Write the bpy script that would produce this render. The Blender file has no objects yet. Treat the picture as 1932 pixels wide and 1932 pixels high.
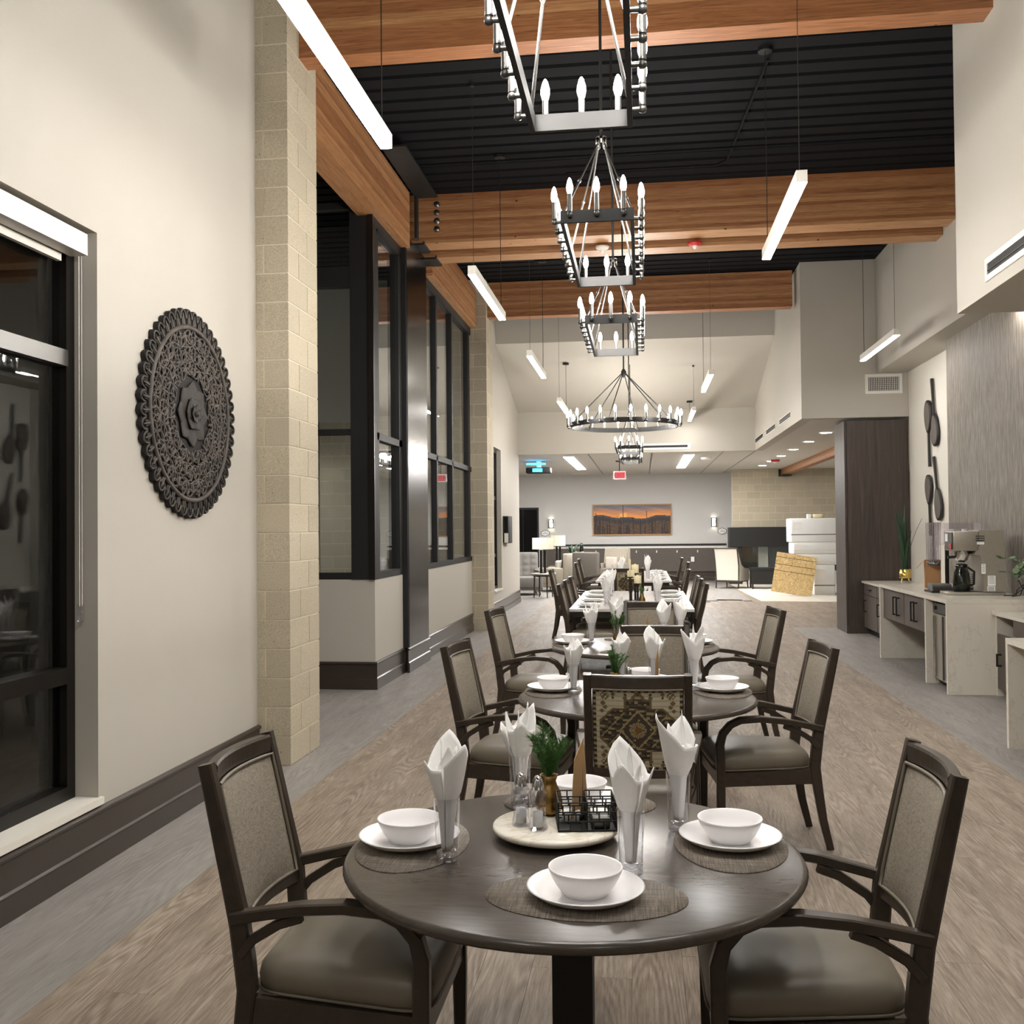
import bpy, bmesh, math, random
from mathutils import Vector, Matrix
random.seed(7)
R = math.radians
SC = bpy.context.scene
COL = SC.collection
# ------------------------------------------------------------------ camera, world, exposure
def make_camera():
    yaw, pitch, roll = R(7.4675), R(.9564), R(-.5364)
    f = Vector((-math.sin(yaw)*math.cos(pitch), math.cos(yaw)*math.cos(pitch), math.sin(pitch)))
    r = Vector((math.cos(yaw), math.sin(yaw), 0)); u = r.cross(f)
    r2 = r*math.cos(roll)+u*math.sin(roll); u2 = -r*math.sin(roll)+u*math.cos(roll)
    cd = bpy.data.cameras.new('camera'); cd.sensor_width = 36; cd.lens = 36*1880/1932
    cd.clip_start = .05; cd.clip_end = 200
    o = bpy.data.objects.new('camera', cd); COL.objects.link(o)
    m = Matrix((r2, u2, -f)).transposed().to_4x4(); m.translation = (0, 0, 1.64)
    o.matrix_world = m
    SC.camera = o
make_camera()
W = bpy.data.worlds.new('night'); SC.world = W; W.use_nodes = True
W.node_tree.nodes['Background'].inputs[0].default_value = (.010, .013, .016, 1)
W.node_tree.nodes['Background'].inputs[1].default_value = 1.0
vs = SC.view_settings
vs.view_transform = 'Standard'; vs.look = 'None'; vs.gamma = 1; vs.use_curve_mapping = False
vs.exposure = 1.55
SC.cycles.use_denoising = True
SC.cycles.max_bounces = 7; SC.cycles.diffuse_bounces = 4; SC.cycles.glossy_bounces = 3; SC.cycles.transmission_bounces = 6
SC.cycles.adaptive_threshold = .18; SC.cycles.caustics_reflective = False; SC.cycles.caustics_refractive = False
SC.cycles.transparent_max_bounces = 12; SC.cycles.sample_clamp_indirect = 6
BULB_E, LINE_E, CAN_E = 16, 22, 36
BULB_W = 2.4      # radiant watts of one candle bulb

# ------------------------------------------------------------------ materials
def lamp_light(parent, loc, watts, col=(1, .955, .89), rad=.06):
    l = bpy.data.lights.new('bulb_light', 'POINT'); l.energy = watts; l.color = col; l.shadow_soft_size = rad
    o = bpy.data.objects.new('bulb_light', l); COL.objects.link(o); o.parent = parent; o.location = loc; return o
def lin(r, g, b):
    c = lambda v: (v/255/12.92 if v/255 <= .04045 else ((v/255+.055)/1.055)**2.4)
    return (c(r), c(g), c(b), 1)
MATS = {}
class N:
    def __init__(s, name):
        s.m = bpy.data.materials.new(name); s.m.use_nodes = True
        s.t = s.m.node_tree; s.b = s.t.nodes['Principled BSDF']; MATS[name] = s.m
    def n(s, t, ins=None, **kw):
        x = s.t.nodes.new(t)
        for k, v in kw.items(): setattr(x, k, v)
        for k, v in (ins or {}).items():
            if isinstance(v, bpy.types.NodeSocket): s.t.links.new(v, x.inputs[k])
            else: x.inputs[k].default_value = v
        return x
    def link(s, a, b): s.t.links.new(a, b)
    def set(s, **kw):
        for k, v in kw.items():
            k = {'rough': 'Roughness', 'metal': 'Metallic', 'trans': 'Transmission Weight', 'ior': 'IOR', 'coat': 'Coat Weight',
                 'sheen': 'Sheen Weight', 'emit': 'Emission Color', 'estr': 'Emission Strength', 'alpha': 'Alpha', 'spec': 'Specular IOR Level'}[k]
            if isinstance(v, bpy.types.NodeSocket): s.link(v, s.b.inputs[k])
            else: s.b.inputs[k].default_value = v
        return s
    def color(s, v):
        if isinstance(v, bpy.types.NodeSocket): s.link(v, s.b.inputs['Base Color'])
        else: s.b.inputs['Base Color'].default_value = v
        return s
    def ramp(s, fac, stops):
        x = s.n('ShaderNodeValToRGB'); e = x.color_ramp.elements
        while len(e) < len(stops): e.new(.5)
        for i, (p, c) in enumerate(stops): e[i].position = p; e[i].color = c
        s.link(fac, x.inputs[0]); return x.outputs[0]
    def coords(s, scale=(1, 1, 1), kind='Object', rnd=0):
        tc = s.n('ShaderNodeTexCoord').outputs[kind]
        mp = s.n('ShaderNodeMapping'); mp.inputs['Scale'].default_value = scale
        s.link(tc, mp.inputs[0]); v = mp.outputs[0]
        if rnd:
            oi = s.n('ShaderNodeObjectInfo').outputs['Random']
            mu = s.n('ShaderNodeMath', {0: oi, 1: rnd}, operation='MULTIPLY').outputs[0]
            v = s.n('ShaderNodeVectorMath', {0: v, 1: mu}, operation='ADD').outputs[0]
        return v
    def noise(s, v, scale=5, detail=4, rough=.6, dist=0):
        return s.n('ShaderNodeTexNoise', {'Vector': v, 'Scale': scale, 'Detail': detail, 'Roughness': rough, 'Distortion': dist}).outputs['Fac']
    def bump(s, h, strength=.3, dist=.01):
        s.link(s.n('ShaderNodeBump', {'Height': h, 'Strength': strength, 'Distance': dist}).outputs[0], s.b.inputs['Normal'])
    def mix(s, a, b, f, mode='MIX'):
        x = s.n('ShaderNodeMix', data_type='RGBA', blend_type=mode)
        for k, v in ((0, f), (6, a), (7, b)):
            if isinstance(v, bpy.types.NodeSocket): s.link(v, x.inputs[k])
            else: x.inputs[k].default_value = v
        return x.outputs[2]
def plain(name, rgb, rough=.6, metal=0, var=0, scale=8, bump=0, bscale=200, **kw):
    k = N(name); c = lin(*rgb); k.set(rough=rough, metal=metal, **kw)
    if var:
        v = k.coords(rnd=3.7)
        d = tuple(max(0, x*(1-var)) for x in c[:3])+(1,); l = tuple(min(1, x*(1+var)) for x in c[:3])+(1,)
        k.color(k.ramp(k.noise(v, scale), [(.3, d), (.7, l)]))
    else: k.color(c)
    if bump: k.bump(k.noise(k.coords(), bscale, 2), bump, .002)
    return k.m
def glow(name, rgb, strength):
    k = N(name); k.color((0, 0, 0, 1)).set(emit=rgb+(1,), estr=strength, rough=.5); return k.m
def wood(name, stops, scale=(1, 1, 1), rough=.45, rnd=17, ns=3, tint=.0, dist=1.2, coat=0):
    k = N(name); v = k.coords(scale, rnd=rnd)
    a = k.noise(v, ns, 6, .62, dist); c = k.ramp(a, stops)
    if tint:
        oi = k.n('ShaderNodeObjectInfo').outputs['Random']
        g = k.ramp(oi, [(0, (1-tint, 1-tint*1.1, 1-tint*1.2, 1)), (1, (1+tint, 1+tint, 1+tint*.9, 1))])
        c = k.mix(c, g, 1.0, 'MULTIPLY')
    k.color(c).set(rough=rough, coat=coat); return k.m
def glassy(name, rgb=(255, 255, 255), rough=0., ior=1.45):
    k = N(name); k.color(lin(*rgb)).set(rough=rough, trans=1, ior=ior); return k.m

plain('wall_paint', (182, 177, 167), .75)
plain('grey_paint', (205, 203, 199), .75)
plain('white_paint', (226, 221, 210), .6)
plain('ceiling_paint', (208, 204, 196), .8)
plain('black_deck', (12, 13, 16), .8, spec=.2)
plain('black_metal', (13, 12, 12), .6, var=.12, scale=20)
plain('bronze_frame', (32, 28, 25), .35, metal=.5)
plain('dark_base', (56, 48, 41), .28, var=.08, scale=6)
plain('white_fixture', (225, 222, 214), .45)
plain('ceramic', (238, 236, 236), .28)
plain('napkin', (248, 247, 245), .85, var=.03, scale=14)
plain('brass', (138, 110, 64), .34, metal=1, var=.12, scale=14)
plain('gold', (206, 178, 104), .22, metal=1)
plain('chrome', (205, 205, 205), .12, metal=1)
plain('gunmetal', (96, 95, 93), .35, metal=.85)
plain('steel_brushed', (168, 162, 150), .4, metal=.55, var=.05, scale=30)
plain('black_gloss', (14, 14, 15), .15)
plain('black_matte', (20, 19, 18), .6)
plain('cabinet', (84, 76, 68), .5, var=.06, scale=9)
plain('cardboard', (176, 132, 92), .85, var=.05)
plain('kraft', (176, 140, 98), .8, var=.06)
plain('white_wrap', (232, 234, 234), .5, var=.03, scale=3)
plain('label_white', (240, 240, 238), .6)
plain('label_print', (120, 120, 122), .7)
plain('candle', (226, 214, 176), .55)
plain('sofa_grey', (128, 124, 119), .9, var=.06, scale=30)
plain('sofa_dark', (100, 93, 86), .9, var=.06, scale=30)
plain('sofa_beige', (158, 149, 134), .9, var=.05, scale=30)
plain('wing_fabric', (204, 198, 184), .9, var=.04, scale=30)
plain('pillow', (186, 178, 168), .9)
plain('needle', (84, 128, 64), .6, var=.3, scale=40)
plain('leaf_dark', (38, 66, 40), .5, var=.2, scale=20)
plain('leaf_grey', (104, 124, 92), .6, var=.2, scale=20)
plain('stem', (96, 92, 66), .7)
plain('soil', (48, 38, 30), .9)
plain('lamp_shade', (226, 220, 204), .8)
plain('red_paint', (190, 40, 44), .4)
plain('spoon_black', (34, 28, 25), .45)
plain('spoon_face', (88, 80, 72), .5, var=.08, scale=6)
plain('chrome_pipe', (130, 128, 124), .3, metal=.9)
plain('vinyl_seat', (116, 108, 94), .42, var=.05, scale=5)
plain('piping', (108, 100, 86), .5)
plain('carpet_dark', (110, 106, 102), .95, var=.1, scale=60)
plain('hearth', (196, 190, 178), .7, var=.04, scale=4)
glow('bulb_glow', (1, .955, .89), BULB_E)
glow('line_glow', (1, .975, .94), LINE_E)
glow('can_glow', (1, .96, .9), CAN_E)
glow('lamp_glow', (1, .85, .6), 4)
glow('screen_blue', (.02, .5, 1), 5)
glow('exit_red', (1, .10, .13), .32)
plain('exit_letter', (110, 8, 16), .5)
glow('sconce_glow', (1, .86, .66), 9)
glow('panel_glow', (1, .985, .97), 32)
glow('counter_can_glow', (1, .96, .9), 60)
def thin(name, tint, ior, rough=.0, gl=1.0):
    k = N(name); r0 = ((ior-1)/(ior+1))**2; fc = k.n('ShaderNodeLayerWeight', {'Blend': .5}).outputs['Facing']; p5 = k.n('ShaderNodeMath', {0: fc, 1: 5.}, operation='POWER').outputs[0]; fr = k.n('ShaderNodeMath', {0: p5, 1: 1-r0, 2: r0}, operation='MULTIPLY_ADD'); tr = k.n('ShaderNodeBsdfTransparent', {'Color': lin(*tint)}); gs = k.n('ShaderNodeBsdfGlossy', {'Color': (gl, gl, gl, 1), 'Roughness': rough})
    mx = k.n('ShaderNodeMixShader', {0: fr.outputs[0]}); k.link(tr.outputs[0], mx.inputs[1]); k.link(gs.outputs[0], mx.inputs[2]); k.link(mx.outputs[0], k.t.nodes['Material Output'].inputs[0])
thin('clear_glass', (251, 251, 252), 1.6); thin('glass_thick', (240, 240, 243), 2.2); thin('pane_glass', (238, 241, 242), 1.5); thin('acrylic', (250, 249, 251), 1.7, .03); glassy('solid_glass', (245, 245, 250))
glassy('smoke_glass', (70, 78, 72), .02)

def m_lvt(name, dark, mid, light, rnd):
    k = N(name); v = k.coords((1, 1, 1), rnd=rnd)
    def mp(sc):
        m = k.n('ShaderNodeMapping'); m.inputs['Scale'].default_value = sc; k.link(v, m.inputs[0]); return m.outputs[0]
    h = k.noise(mp((5.5, .55, 1)), 1.0, 1.5, .45)                       # growth ring field: its contours are the cathedral grain
    s = k.n('ShaderNodeMath', {0: h, 1: 150.}, operation='MULTIPLY').outputs[0]
    s = k.n('ShaderNodeMath', {0: s}, operation='SINE').outputs[0]
    fib = k.noise(mp((90, 5, 1)), 1.5, 4, .7); cl = k.noise(mp((7, 1.1, 1)), 1.4, 3, .55); msk = k.noise(mp((3, .9, 1)), 1.7, 2, .5)
    msk = k.n('ShaderNodeMapRange', {0: msk, 1: .42, 2: .62, 3: .012, 4: .085}).outputs[0]
    a = k.n('ShaderNodeMath', {0: s, 1: msk}, operation='MULTIPLY').outputs[0]
    b = k.n('ShaderNodeMath', {0: fib, 1: .62, 2: a}, operation='MULTIPLY_ADD').outputs[0]
    c = k.n('ShaderNodeMath', {0: cl, 1: .40, 2: b}, operation='MULTIPLY_ADD').outputs[0]
    col = k.ramp(c, [(.33, dark), (.5, mid), (.69, light)])
    oi = k.n('ShaderNodeObjectInfo').outputs['Random']
    g = k.ramp(oi, [(0, (.95, .945, .94, 1)), (1, (1.04, 1.04, 1.04, 1))])
    k.color(k.mix(col, g, 1., 'MULTIPLY')).set(rough=.5); return k.m
m_lvt('lvt_brown', lin(100, 86, 74), lin(134, 119, 104), lin(165, 151, 136), 31)
m_lvt('lvt_grey', lin(118, 113, 108), lin(136, 131, 126), lin(152, 147, 142), 31)
plain('lvt_gap', (88, 76, 64), .8)
def m_glulam(name, sc):
    k = N(name); v = k.coords(sc, rnd=41); a = k.noise(v, 2.2, 5, .62, 1.4)
    dk = k.ramp(a, [(.28, lin(112, 71, 43)), (.5, lin(152, 100, 63)), (.75, lin(176, 122, 81))]); lt = k.ramp(a, [(.28, lin(154, 107, 68)), (.5, lin(186, 138, 94)), (.75, lin(206, 164, 120))])
    oi = k.n('ShaderNodeObjectInfo').outputs['Random']; f = k.ramp(oi, [(.25, (0, 0, 0, 1)), (.95, (.9, .9, .9, 1))]); c = k.mix(dk, lt, f)
    vo = k.n('ShaderNodeTexVoronoi', {'Vector': k.coords((3.2, 3.2, 3.2), rnd=13), 'Scale': 1.0}).outputs['Distance']
    kn = k.ramp(vo, [(.035, (.22, .14, .1, 1)), (.06, (1, 1, 1, 1))]); k.color(k.mix(c, kn, 1., 'MULTIPLY')).set(rough=.45)
m_glulam('glulam', (1.1, 14, 26)); m_glulam('glulam_along', (14, 1.1, 26))
plain('knot', (70, 38, 20), .6)
wood('chair_wood', [(.3, lin(48, 41, 34)), (.7, lin(64, 55, 46))], (3, 3, 3), .3, ns=4)
wood('table_wood', [(.3, lin(66, 60, 54)), (.7, lin(80, 73, 66))], (2, 14, 14), .25, ns=4)
wood('panel_wood', [(.25, lin(46, 39, 35)), (.55, lin(70, 60, 53)), (.8, lin(90, 79, 70))], (9, 9, .5), .5, ns=2)
wood('osb', [(.3, lin(160, 126, 78)), (.5, lin(204, 174, 120)), (.7, lin(228, 204, 154))], (8, 8, 8), .75, ns=1.4, dist=2.5)
def m_block():
    k = N('block'); v = k.coords((1, 1, 1), rnd=23)
    a = k.noise(v, 160, 2, .7); b = k.noise(v, 18, 3, .6); vo = k.n('ShaderNodeTexVoronoi', {'Vector': v, 'Scale': 42.}).outputs['Distance']
    base = k.ramp(a, [(.3, lin(158, 147, 127)), (.5, lin(181, 171, 151)), (.7, lin(199, 191, 174))])
    sp = k.ramp(vo, [(.13, (.3, .27, .22, 1)), (.22, (1, 1, 1, 1))])
    msk = k.ramp(b, [(.56, (0, 0, 0, 1)), (.66, (1, 1, 1, 1))])
    c = k.mix(base, sp, msk, 'MULTIPLY')
    oi = k.n('ShaderNodeObjectInfo').outputs['Random']
    g = k.ramp(oi, [(0, (.9, .89, .87, 1)), (1, (1.04, 1.03, 1.0, 1))])
    k.color(k.mix(c, g, 1., 'MULTIPLY')).set(rough=.85)
m_block(); plain('mortar', (206, 198, 178), .9)
def m_fabric(name, a, b, s=260):
    k = N(name); v = k.coords((1, 1, 1))
    n1 = k.noise(k.coords((1, 1, .12)), s, 2, .7); n2 = k.noise(k.coords((.12, .12, 1)), s, 2, .7)
    m = k.n('ShaderNodeMath', {0: n1, 1: n2}, operation='ADD').outputs[0]
    h = k.n('ShaderNodeMath', {0: m, 1: .5}, operation='MULTIPLY').outputs[0]
    k.color(k.ramp(h, [(.38, lin(*a)), (.62, lin(*b))])).set(rough=.85); k.bump(h, .3, .002)
m_fabric('back_fabric', (104, 96, 84), (152, 142, 127), 480)
def m_weave():
    k = N('weave'); 
    n1 = k.noise(k.coords((6, 160, 1)), 1.6, 3, .7); n2 = k.noise(k.coords((160, 6, 1)), 1.6, 3, .7)
    m = k.n('ShaderNodeMath', {0: n1, 1: n2}, operation='ADD').outputs[0]
    h = k.n('ShaderNodeMath', {0: m, 1: .5}, operation='MULTIPLY').outputs[0]
    k.color(k.ramp(h, [(.36, lin(76, 68, 60)), (.5, lin(112, 102, 91)), (.66, lin(158, 148, 134))])).set(rough=.7); k.bump(h, .3, .001)
m_weave()
def m_marble(name, base, vein, scale, w):
    k = N(name); v = k.coords()
    n = k.noise(v, scale, 6, .6, 1.5)
    d = k.n('ShaderNodeMath', {0: n, 1: .5}, operation='SUBTRACT').outputs[0]
    ab = k.n('ShaderNodeMath', {0: d}, operation='ABSOLUTE').outputs[0]
    k.color(k.ramp(ab, [(0, vein), (w, base)])).set(rough=.22)
m_marble('marble', lin(238, 232, 220), lin(218, 209, 188), 6, .05)
m_marble('quartz', lin(212, 206, 194), lin(200, 193, 180), 1.3, .012)
m_marble('white_top', lin(224, 220, 214), lin(206, 202, 196), 2, .03)
def m_wallpaper():
    k = N('wallpaper'); 
    n1 = k.noise(k.coords((1, 46, 4)), 1.0, 3, .7, .3)
    k.color(k.ramp(n1, [(.36, lin(100, 92, 82)), (.5, lin(122, 114, 104)), (.66, lin(150, 142, 132))])).set(rough=.6)
m_wallpaper()
def m_steel_panel():
    k = N('brown_steel'); n1 = k.noise(k.coords((60, 60, 1)), 3, 3, .6)
    k.color(k.ramp(n1, [(.3, lin(32, 28, 24)), (.7, lin(46, 40, 35))])).set(metal=.85, rough=.24)
m_steel_panel()
def m_carved():
    k = N('carved'); n1 = k.noise(k.coords(), 9, 5, .7)
    k.color(k.ramp(n1, [(.35, lin(46, 41, 37)), (.6, lin(72, 64, 57)), (.8, lin(98, 88, 77))])).set(rough=.6)
m_carved(); plain('petal_wood', (44, 39, 35), .7, var=.3, scale=14); plain('carved_dark', (22, 19, 17), .8)
def m_attr(name, rough=.85):
    k = N(name); a = k.n('ShaderNodeVertexColor', layer_name='Col'); k.color(a.outputs[0]).set(rough=rough); return k
m_attr('print_fabric'); m_attr('print_canvas', .6)

# ------------------------------------------------------------------ mesh helpers
class MB:
    def __init__(s): s.v = []; s.f = []; s.sm = []; s.c = None
    def add(s, vs, fs, smooth=False):
        o = len(s.v); s.v += [tuple(p) for p in vs]; s.f += [tuple(i+o for i in f) for f in fs]; s.sm += [smooth]*len(fs); return s
    def box(s, a, b):
        x0, y0, z0 = a; x1, y1, z1 = b
        return s.add([(x0,y0,z0),(x1,y0,z0),(x1,y1,z0),(x0,y1,z0),(x0,y0,z1),(x1,y0,z1),(x1,y1,z1),(x0,y1,z1)],
                     [(3,2,1,0),(4,5,6,7),(0,1,5,4),(1,2,6,5),(2,3,7,6),(3,0,4,7)])
    def cbox(s, c, d): return s.box([c[i]-d[i]/2 for i in range(3)], [c[i]+d[i]/2 for i in range(3)])
    def rbox(s, a, b, r=.01, n=2):
        # box with rounded edges (bmesh bevel)
        bm = bmesh.new(); bmesh.ops.create_cube(bm, size=1)
        for v in bm.verts:
            v.co = Vector([a[i]+(v.co[i]+.5)*(b[i]-a[i]) for i in range(3)])
        bmesh.ops.bevel(bm, geom=list(bm.edges), offset=r, segments=n, affect='EDGES', profile=.5)
        return s.bm(bm, True)
    def bm(s, bm, smooth=False):
        bm.verts.ensure_lookup_table(); bm.verts.index_update()
        s.add([v.co[:] for v in bm.verts], [[v.index for v in f.verts] for f in bm.faces], smooth); bm.free(); return s
    def rings(s, rings, cap=True, smooth=True, close=True):
        n = len(rings[0]); vs = [p for r in rings for p in r]; fs = []
        for i in range(len(rings)-1):
            for j in range(n if close else n-1):
                k = (j+1) % n; fs.append((i*n+j, i*n+k, (i+1)*n+k, (i+1)*n+j))
        s.add(vs, fs, smooth)
        if cap and close:
            s.add(rings[0], [tuple(range(n))[::-1]]); s.add(rings[-1], [tuple(range(n))])
        return s
    def lathe(s, prof, n=24, c=(0, 0, 0), sx=1, sy=1, smooth=True, cap=False):
        rr = [[(c[0]+r*sx*math.cos(2*math.pi*j/n), c[1]+r*sy*math.sin(2*math.pi*j/n), c[2]+z) for j in range(n)] for r, z in prof]
        return s.rings(rr, cap, smooth)
    def cyl(s, c, r, h, n=16, r2=None): return s.lathe([(r, 0), (r2 if r2 is not None else r, h)], n, c, cap=True)
    def tube(s, pts, r, n=8, cap=True):
        pts = [Vector(p) for p in pts]; rs = r if isinstance(r, (list, tuple)) else [r]*len(pts)
        t0 = (pts[1]-pts[0]).normalized(); up = Vector((0, 0, 1)) if abs(t0.z) < .9 else Vector((1, 0, 0))
        a = t0.cross(up).normalized(); rings = []
        for i, p in enumerate(pts):
            t = (pts[min(i+1, len(pts)-1)]-pts[max(i-1, 0)]).normalized()
            a = (a-t*a.dot(t)).normalized(); b = t.cross(a)
            rings.append([tuple(p+(a*math.cos(2*math.pi*j/n)+b*math.sin(2*math.pi*j/n))*rs[i]) for j in range(n)])
        return s.rings(rings, cap)
    def sweep(s, pts, side, w, h, r=.25):
        # rounded-rect section along pts; w along 'side', h along the normal; w/h may be lists
        pts = [Vector(p) for p in pts]; sd = Vector(side).normalized(); rings = []
        ws = w if isinstance(w, (list, tuple)) else [w]*len(pts); hs = h if isinstance(h, (list, tuple)) else [h]*len(pts)
        for i, p in enumerate(pts):
            t = (pts[min(i+1, len(pts)-1)]-pts[max(i-1, 0)]).normalized()
            n = t.cross(sd).normalized(); a, b = ws[i]/2, hs[i]/2; k = 1-r; q = []
            for (u, v) in ((1,-k),(1,k),(k,1),(-k,1),(-1,k),(-1,-k),(-k,-1),(k,-1)): q.append(tuple(p+sd*a*u+n*b*v))
            rings.append(q)
        return s.rings(rings, True, False)
    def prism(s, out, z0, z1, axis=2, smooth=False):
        n = len(out)
        def P(u, v, w): return {2: (u, v, w), 0: (w, u, v), 1: (u, w, v)}[axis]
        vs = [P(u, v, z0) for u, v in out]+[P(u, v, z1) for u, v in out]
        fs = [tuple(range(n))[::-1], tuple(range(n, 2*n))]
        s.add(vs, fs); s.add(vs, [(i, (i+1) % n, n+(i+1) % n, n+i) for i in range(n)], smooth); return s
    def grid(s, fn, nu, nv, smooth=True):
        vs = [fn(i/nu, j/nv) for i in range(nu+1) for j in range(nv+1)]
        return s.add(vs, [(i*(nv+1)+j, (i+1)*(nv+1)+j, (i+1)*(nv+1)+j+1, i*(nv+1)+j+1) for i in range(nu) for j in range(nv)], smooth)
    def mesh(s, name, mt):
        me = bpy.data.meshes.new(name); me.from_pydata(s.v, [], s.f); me.update()
        bm = bmesh.new(); bm.from_mesh(me); bmesh.ops.recalc_face_normals(bm, faces=bm.faces); bm.to_mesh(me); bm.free()
        me.polygons.foreach_set('use_smooth', s.sm)
        me.materials.append(MATS[mt]); return me
    def build(s, name, mt, parent=None, loc=None):
        o = bpy.data.objects.new(name, s.mesh(name, mt)); COL.objects.link(o)
        if parent: o.parent = parent
        if loc: o.location = loc
        return o
def tag(o, label, cat, group=None, kind=None):
    o['label'] = label; o['category'] = cat
    if group: o['group'] = group
    if kind: o['kind'] = kind
    return o
def thing(name, label, cat, loc=(0, 0, 0), rz=0, group=None, kind=None):
    o = bpy.data.objects.new(name, None); COL.objects.link(o); o.empty_display_size = .1
    o.location = loc; o.rotation_euler = (0, 0, rz); return tag(o, label, cat, group, kind)
def dup(root, loc, rz=0, label=None, group=None):
    r = root.copy(); COL.objects.link(r); r.location = loc; r.rotation_euler = (0, 0, rz)
    if label: r['label'] = label
    if group: r['group'] = group
    for ch in list(root.children):
        c = ch.copy(); COL.objects.link(c); c.parent = r
        for g in list(ch.children):
            d = g.copy(); COL.objects.link(d); d.parent = c
    return r
def place(me, name, parent, loc, rot=None, scale=None):
    o = bpy.data.objects.new(name, me); COL.objects.link(o); o.parent = parent; o.location = loc
    if rot: o.rotation_euler = rot
    if scale: o.scale = scale
    return o
def struct(mb, name, mt, label, cat): return tag(mb.build(name, mt), label, cat, kind='structure')
UNIT = {}
def ubox(mt):
    if mt not in UNIT: UNIT[mt] = MB().box((-.5, -.5, -.5), (.5, .5, .5)).mesh('unit_'+mt, mt)
    return UNIT[mt]
def piece(name, mt, parent, a, b):
    # one cheap box part that shares mesh data, scaled to size (material coords follow the scale of the piece)
    c = [(a[i]+b[i])/2 for i in range(3)]; d = [b[i]-a[i] for i in range(3)]
    return place(ubox(mt), name, parent, c, None, d)
SZ = {}
def sbox(mt, d):
    k = (mt,)+tuple(round(x, 4) for x in d)
    if k not in SZ: SZ[k] = MB().cbox((0, 0, 0), d).mesh('piece_'+mt, mt)
    return SZ[k]
def rpiece(name, mt, parent, a, b):
    c = [(a[i]+b[i])/2 for i in range(3)]; d = [b[i]-a[i] for i in range(3)]
    return place(sbox(mt, d), name, parent, c)

# ------------------------------------------------------------------ room shell
XL = -2.69; DECK = 5.68; LC = 3.28; YB = -4.0
# floor: base slab, planks, grey borders
fl = struct(MB().box((-6, YB, -.12), (8, 33, -.006)), 'floor', 'lvt_gap', 'brown wood look plank floor with grey border strips', 'floor')
PW, PL = .1865, 1.22
xs0, xs1 = -2.11, 2.37
ncol = int(round((xs1-xs0)/PW)); PW = (xs1-xs0)/ncol
pl_me = MB().box((-PW/2+.0006, -PL/2+.0006, -.005), (PW/2-.0006, PL/2-.0006, 0)).mesh('plank', 'lvt_brown')
cand = []
for i in range(ncol):
    off = random.choice((0, .3, .6, .9))+random.uniform(-.08, .08)
    for j in range(-5, 22):
        cand.append((xs0+PW*(i+.5), j*PL+off+PL/2))
vis = sorted([c for c in cand if c[1] > 3.2 and c[1] < 21.6], key=lambda c: c[1])[:300]
vset = set(vis); rest = MB()
for c in cand:
    if c in vset: place(pl_me, 'plank', fl, (c[0], c[1], 0))
    elif c[1] < 22.4: rest.box((c[0]-PW/2+.0006, c[1]-PL/2+.0006, -.005), (c[0]+PW/2-.0006, c[1]+PL/2-.0006, 0))
o = rest.build('plank_field', 'lvt_brown', fl); o['kind'] = 'stuff'
MB().box((-5.5, YB, -.005), (xs0-.001, 22.6, 0)).build('border_strip', 'lvt_grey', fl)
MB().box((xs1+.001, YB, -.005), (6, 16.6, 0)).build('border_strip', 'lvt_grey', fl)
MB().box((xs1+.001, 16.602, -.005), (8, 33, 0)).build('plank_field', 'lvt_brown', fl)
MB().box((-5.5, 22.602, -.005), (xs1, 33, 0)).build('carpet', 'lvt_grey', fl)
MB().prism([(2.45, 26.2), (2.55, 22.35), (8, 21.6), (8, 33), (2.45, 33)], .0003, .004).build('hearth_paving', 'hearth', fl)

# ceiling deck with ribs
d = MB(); per = .2435; y = YB
prof = []
while y < 18.9:
    prof += [(y, DECK), (y+.175, DECK), (y+.188, DECK+.045), (y+.23, DECK+.045)]
    y += per
for (xa, xb) in ((-6, 6),):
    vs = [(xa, p[0], p[1]) for p in prof]+[(xb, p[0], p[1]) for p in prof]; n = len(prof)
    d.add(vs, [(i, i+1, n+i+1, n+i) for i in range(n-1)])
struct(d, 'ceiling', 'black_deck', 'black ribbed metal roof deck above the wood beams', 'ceiling')
struct(MB().prism([(18.7, 5.15), (22.0, 4.22), (22.0, 4.3), (18.75, 5.3), (18.75, 5.72), (18.7, 5.72)], -2.9, 2.6, 0), 'ceiling', 'wall_paint', 'cream sloped drywall ceiling beyond the wood beams', 'ceiling')
cl = MB().box((-6, 22.11, LC), (8, 33, LC+.1)); cl.box((2.61, 15.86, LC), (8, 22.11, LC+.1))
lounge_ceiling = struct(cl, 'ceiling', 'ceiling_paint', 'low flat white ceiling over the far lounge', 'ceiling')

# left wall with window opening
wy0, wy1, wz0, wz1 = 2.2, 4.65, .324, 3.138
w = MB()
w.box((XL-.25, YB, 0), (XL, wy0, DECK)); w.box((XL-.25, wy0, 0), (XL, wy1, wz0)); w.box((XL-.25, wy0, wz1), (XL, wy1, DECK)); w.box((XL-.25, wy1, 0), (XL, 6.74, DECK))
struct(w, 'wall_left', 'wall_paint', 'cream painted wall with the carved medallion', 'wall')
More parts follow.
